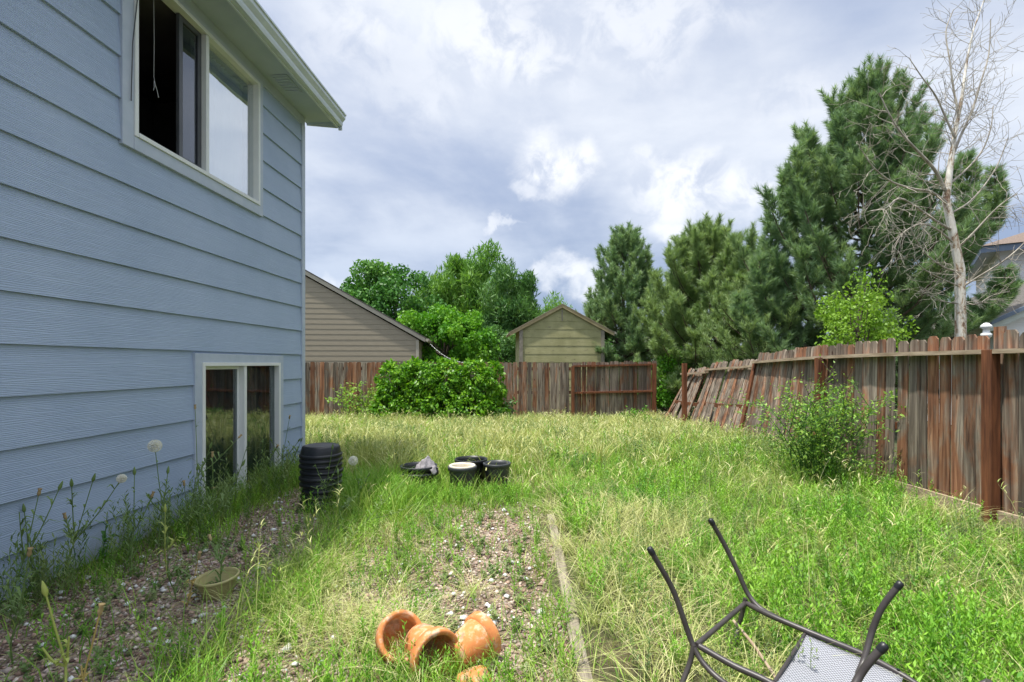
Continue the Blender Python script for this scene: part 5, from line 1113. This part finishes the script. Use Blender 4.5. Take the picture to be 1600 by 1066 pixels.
# ============================================================ tall individual weeds (goat's beard) along the house
puffm = leaf_mat('seed_fluff', [(.80, .78, .72), (.86, .85, .80), (.9, .9, .86)], .15)
budm = simple('dry_bud', (.24, .17, .07), (.42, .32, .16), 20, .85, .2)
def tallweed(label, base, tips, heads, seed, mat=None, leafn=12, leafl=.16, rad=.004, name='tall_weed', broad=False):
    """base (px,py ground) as a world point, tips: world points of each stem's end"""
    r = random.Random(seed); t = thing(name, label, 'weed', base, 0, 'tall weeds around the gravel bed'); B0 = Vector(base); st = MB(); mat = mat or ML['stalk']; mats = []
    Pn, Dn, Ln = [], [], []
    main = Vector(tips[0])-B0; fork = main*.45+Vector((r.gauss(0, .015), r.gauss(0, .015), 0)); paths = []
    for i, tp_ in enumerate(tips):
        e = Vector(tp_)-B0
        pts = [Vector((0, 0, 0)), main*.22+Vector((r.gauss(0, .01), r.gauss(0, .01), 0)), fork, fork.lerp(e, .5)+Vector((0, 0, -.02))*(i > 0), e] if i == 0 or len(tips) > 1 else [Vector((0,0,0)), e]
        if i > 0: pts = pts[2:]
        q = sm_path(pts, 12); paths.append(q); n = len(q); st.tube(q, [rad*(1-.45*k/n) for k in range(n)], 6)
    for q in paths:
        for k in range(int(leafn*1.7) // len(paths)+3):
            j = r.uniform(.03, .88)*(len(q)-1); p = q[int(j)].lerp(q[min(int(j)+1, len(q)-1)], j % 1); a = r.random()*6.28; h = 1-.6*j/len(q)
            Pn.append(p); Dn.append((math.cos(a)*.75, math.sin(a)*.75, r.uniform(.5, 1.3))); Ln.append(leafl*h*r.uniform(.5, 1.2))
    st.build('stem', mat, t)
    # leaves: two-part folded ribbons that bend over
    V, F = [], []
    for p, d, l in zip(Pn, Dn, Ln):
        d = Vector(d).normalized(); s = d.cross(Vector((0, 0, 1))).normalized()*(l*.20 if broad else .0085); b = len(V)
        m1 = p+d*l*.5; tipp = m1+(d+Vector((0, 0, -.9))).normalized()*l*.5
        V += [p-s*.35, p+s*.35, m1+s*.8, m1-s*.8, tipp]; F.append((b, b+1, b+2, b+3)); F.append((b+3, b+2, b+4))
    mb_ = MB(); mb_.add(V, F); mb_.build('leaves', ML['dark'] if broad else mat, t)
    for i, (q, hd) in enumerate(zip(paths, heads)):
        e = q[-1]; ax = (q[-1]-q[-2]).normalized(); Mx = Matrix.Translation(e) @ ax.to_track_quat('Z', 'Y').to_matrix().to_4x4()
        if hd == 'puff' or hd == 'tuft':
            nn = 420; RR = .048 if hd == 'puff' else .026; d = rand_dirs(nn); c_ = np.array(tuple(e)); s = side_of(d)*.0011
            A = c_+d*RR*.25; T_ = c_+d*RR*(.8+.2*rng.random((nn, 1))); V2 = np.stack([A-s, A+s, T_], 1).reshape(-1, 3)
            # umbrella of each seed
            k_ = 5; idx = np.repeat(np.arange(nn), k_); dd2 = unit(d[idx]+side_of(d[idx])*1.2); s2 = side_of(dd2)*.0012; T2 = c_+d[idx]*RR*.82
            V3 = np.stack([T2-s2, T2+s2, T2+dd2*.012], 1).reshape(-1, 3); VV = np.concatenate([V2, V3]); np_mesh('seed_head', VV, [np.arange(len(VV)).reshape(-1, 3)], puffm, t, rnd=rng.random(len(VV)//3))
        elif hd == 'bud': MB().lathe([(rad*.8, -.004), (.0085, .006), (.0105, .016), (.008, .034), (.0045, .048), (.0015, .056), (0, .057)], 10, Mx).build('bud', mat, t)
        elif hd == 'dry':
            mb_ = MB(); mb_.lathe([(rad*.8, 0), (.009, .01), (.010, .02), (.007, .032), (.012, .045), (0, .040)], 10, Mx); mb_.build('dry_bud', budm, t)
    return t
def G(px, py): d = 1200/(py-568); return Vector(((px-800)/800*d, d, 0))
def TP(px, py, d): return P(px, py, d)
d = 3.75; tallweed('tall weed with a round white fluffy seed head against the blue siding', G(250, 886), [TP(242, 697, d), TP(262, 740, d+.1), TP(228, 770, d-.1)], ['puff', 'bud', None], 1, leafn=14, leafl=.18)
d = 5.0; tallweed('weed with a round tan seed head beside the stack of black pots', G(560, 805), [TP(552, 720, d), TP(575, 745, d)], ['puff', 'bud'], 2, leafn=10, leafl=.12)
d = 3.1; tallweed('leftmost tall weed, its dry bud near the photo edge in front of the siding', G(10, 960), [TP(60, 775, d), TP(30, 800, d), TP(92, 765, d+.1)], ['dry', None, 'bud'], 3, leafn=14, leafl=.2)
d = 3.35; tallweed('tall branching weed with several upright buds in front of the lowest boards', G(90, 925), [TP(145, 752, d), TP(190, 748, d), TP(103, 812, d), TP(112, 760, d-.1)], ['bud', 'tuft', 'dry', 'bud'], 4, leafn=20, leafl=.18)
d = 3.9; tallweed('thin weed with drooping side stems between the white seed head and the window', G(345, 875), [TP(332, 715, d), TP(378, 728, d), TP(362, 770, d), TP(318, 745, d)], ['dry', 'bud', 'bud', 'bud'], 5, leafn=16, leafl=.14)
d = 3.55; tallweed('straight pale stem with a long green bud behind the olive bowl', G(262, 905), [TP(258, 800, d), TP(276, 838, d)], ['bud', None], 6, mat=ML['stalk_yellow'], leafn=8, leafl=.16)
d = 3.4; tallweed('bare yellow stem with a small dry tip leaning over the olive bowl', G(292, 950), [TP(310, 873, 3.1), TP(300, 900, 3.1)], ['dry', None], 7, mat=ML['stalk_ochre'], leafn=4, leafl=.10)
d = 2.2; tallweed('pale yellow green weed nearest the viewer with a long closed bud', (TP(98, 1150, 1.9)), [TP(72, 930, 1.95), TP(108, 995, 1.95), TP(66, 1012, 1.95)], ['bud', None, None], 8, mat=ML['stalk_yellow'], leafn=6, leafl=.07, rad=.0055)
tallweed('slanting ochre stem with a dry tip in the near left gravel', (TP(118, 1150, 1.95)), [TP(155, 962, 2.0), TP(127, 1040, 2.0)], ['dry', None], 9, mat=ML['stalk_ochre'], leafn=3, leafl=.05, rad=.0048)
tallweed('tall weed overlapping the left edge of the lower window', G(318, 830), [TP(305, 640, 4.6), TP(328, 700, 4.6), TP(372, 685, 4.9)], ['dry', 'bud', 'dry'], 10, leafn=12, leafl=.18)
tallweed('tall weed with a curving stem across the middle of the lower window', G(360, 800), [TP(388, 690, 5.0), TP(338, 762, 4.9), TP(362, 750, 5.0)], ['bud', 'dry', None], 11, leafn=12, leafl=.18)
tallweed('spindly weed against the right pane of the lower window', G(438, 765), [TP(452, 655, 5.9), TP(425, 690, 5.9), TP(466, 690, 5.9)], ['dry', 'bud', 'bud'], 12, leafn=12, leafl=.2)
tallweed('pale forked weed standing in front of the stack of black pots', G(500, 812), [TP(519, 702, 4.9), TP(492, 725, 4.85), TP(532, 715, 4.95), TP(485, 760, 4.8)], ['bud', None, None, None], 13, leafn=10, leafl=.12)
tallweed('dark weed with broad pointed leaves against the siding left of the white seed head', G(108, 905), [TP(112, 832, 3.45)], [None], 14, mat=ML['olive'], leafn=6, leafl=.11, broad=True)
tallweed('larger dark weed with broad leaves against the siding right of the white seed head', G(158, 885), [TP(168, 800, 3.75), TP(180, 835, 3.75)], [None, None], 15, mat=ML['olive'], leafn=9, leafl=.12, broad=True)
tallweed('long seeding stem arching right from the shaded grass toward the rag pot', G(515, 880), [TP(640, 742, 4.4), TP(600, 770, 4.2), TP(655, 785, 4.3)], [None, None, None], 16, mat=ML['weed_pale'], leafn=14, leafl=.13, rad=.003)

more = [((60, 925), [(38, 800), (75, 845)], 3.3, ['bud', None], 'short leafy weed with a green bud between the two tallest weeds at the far left'),
 ((205, 905), [(210, 742), (236, 778), (190, 800)], 3.6, ['bud', 'dry', None], 'weed with one upright bud just left of the white seed head stem'),
 ((295, 862), [(288, 760), (308, 735), (275, 800)], 4.0, ['dry', 'bud', None], 'many-leaved weed standing between the olive bowl and the lower window'),
 ((275, 940), [(262, 850), (300, 885)], 3.1, ['bud', None], 'knee-high weed rooted in the gravel in front of the olive bowl'),
 ((418, 775), [(410, 672), (432, 700)], 5.4, ['bud', 'dry'], 'weed with two stems crossing the window bar of the lower window'),
 ((455, 760), [(448, 700), (470, 690)], 6.0, [None, 'bud'], 'short weed at the foot of the house corner board'),
 ((535, 850), [(528, 740), (560, 770), (545, 790)], 4.6, ['bud', None, None], 'tall green weed just right of the black pot stack'),
 ((20, 1040), [(45, 870), (10, 905)], 2.5, ['dry', None], 'blurry-headed dry weed leaning from the lower left corner'),
 ((340, 930), [(362, 820), (330, 845)], 3.4, [None, 'dry'], 'thin leafy weed rising directly behind the olive bowl')]
for i, (b_, tps, d_, hd, lb) in enumerate(more):
    tallweed(lb, G(*b_), [TP(px_i, py_i, d_+.05*q) for q, (px_i, py_i) in enumerate(tps)], hd, 30+i, leafn=16, leafl=.17)
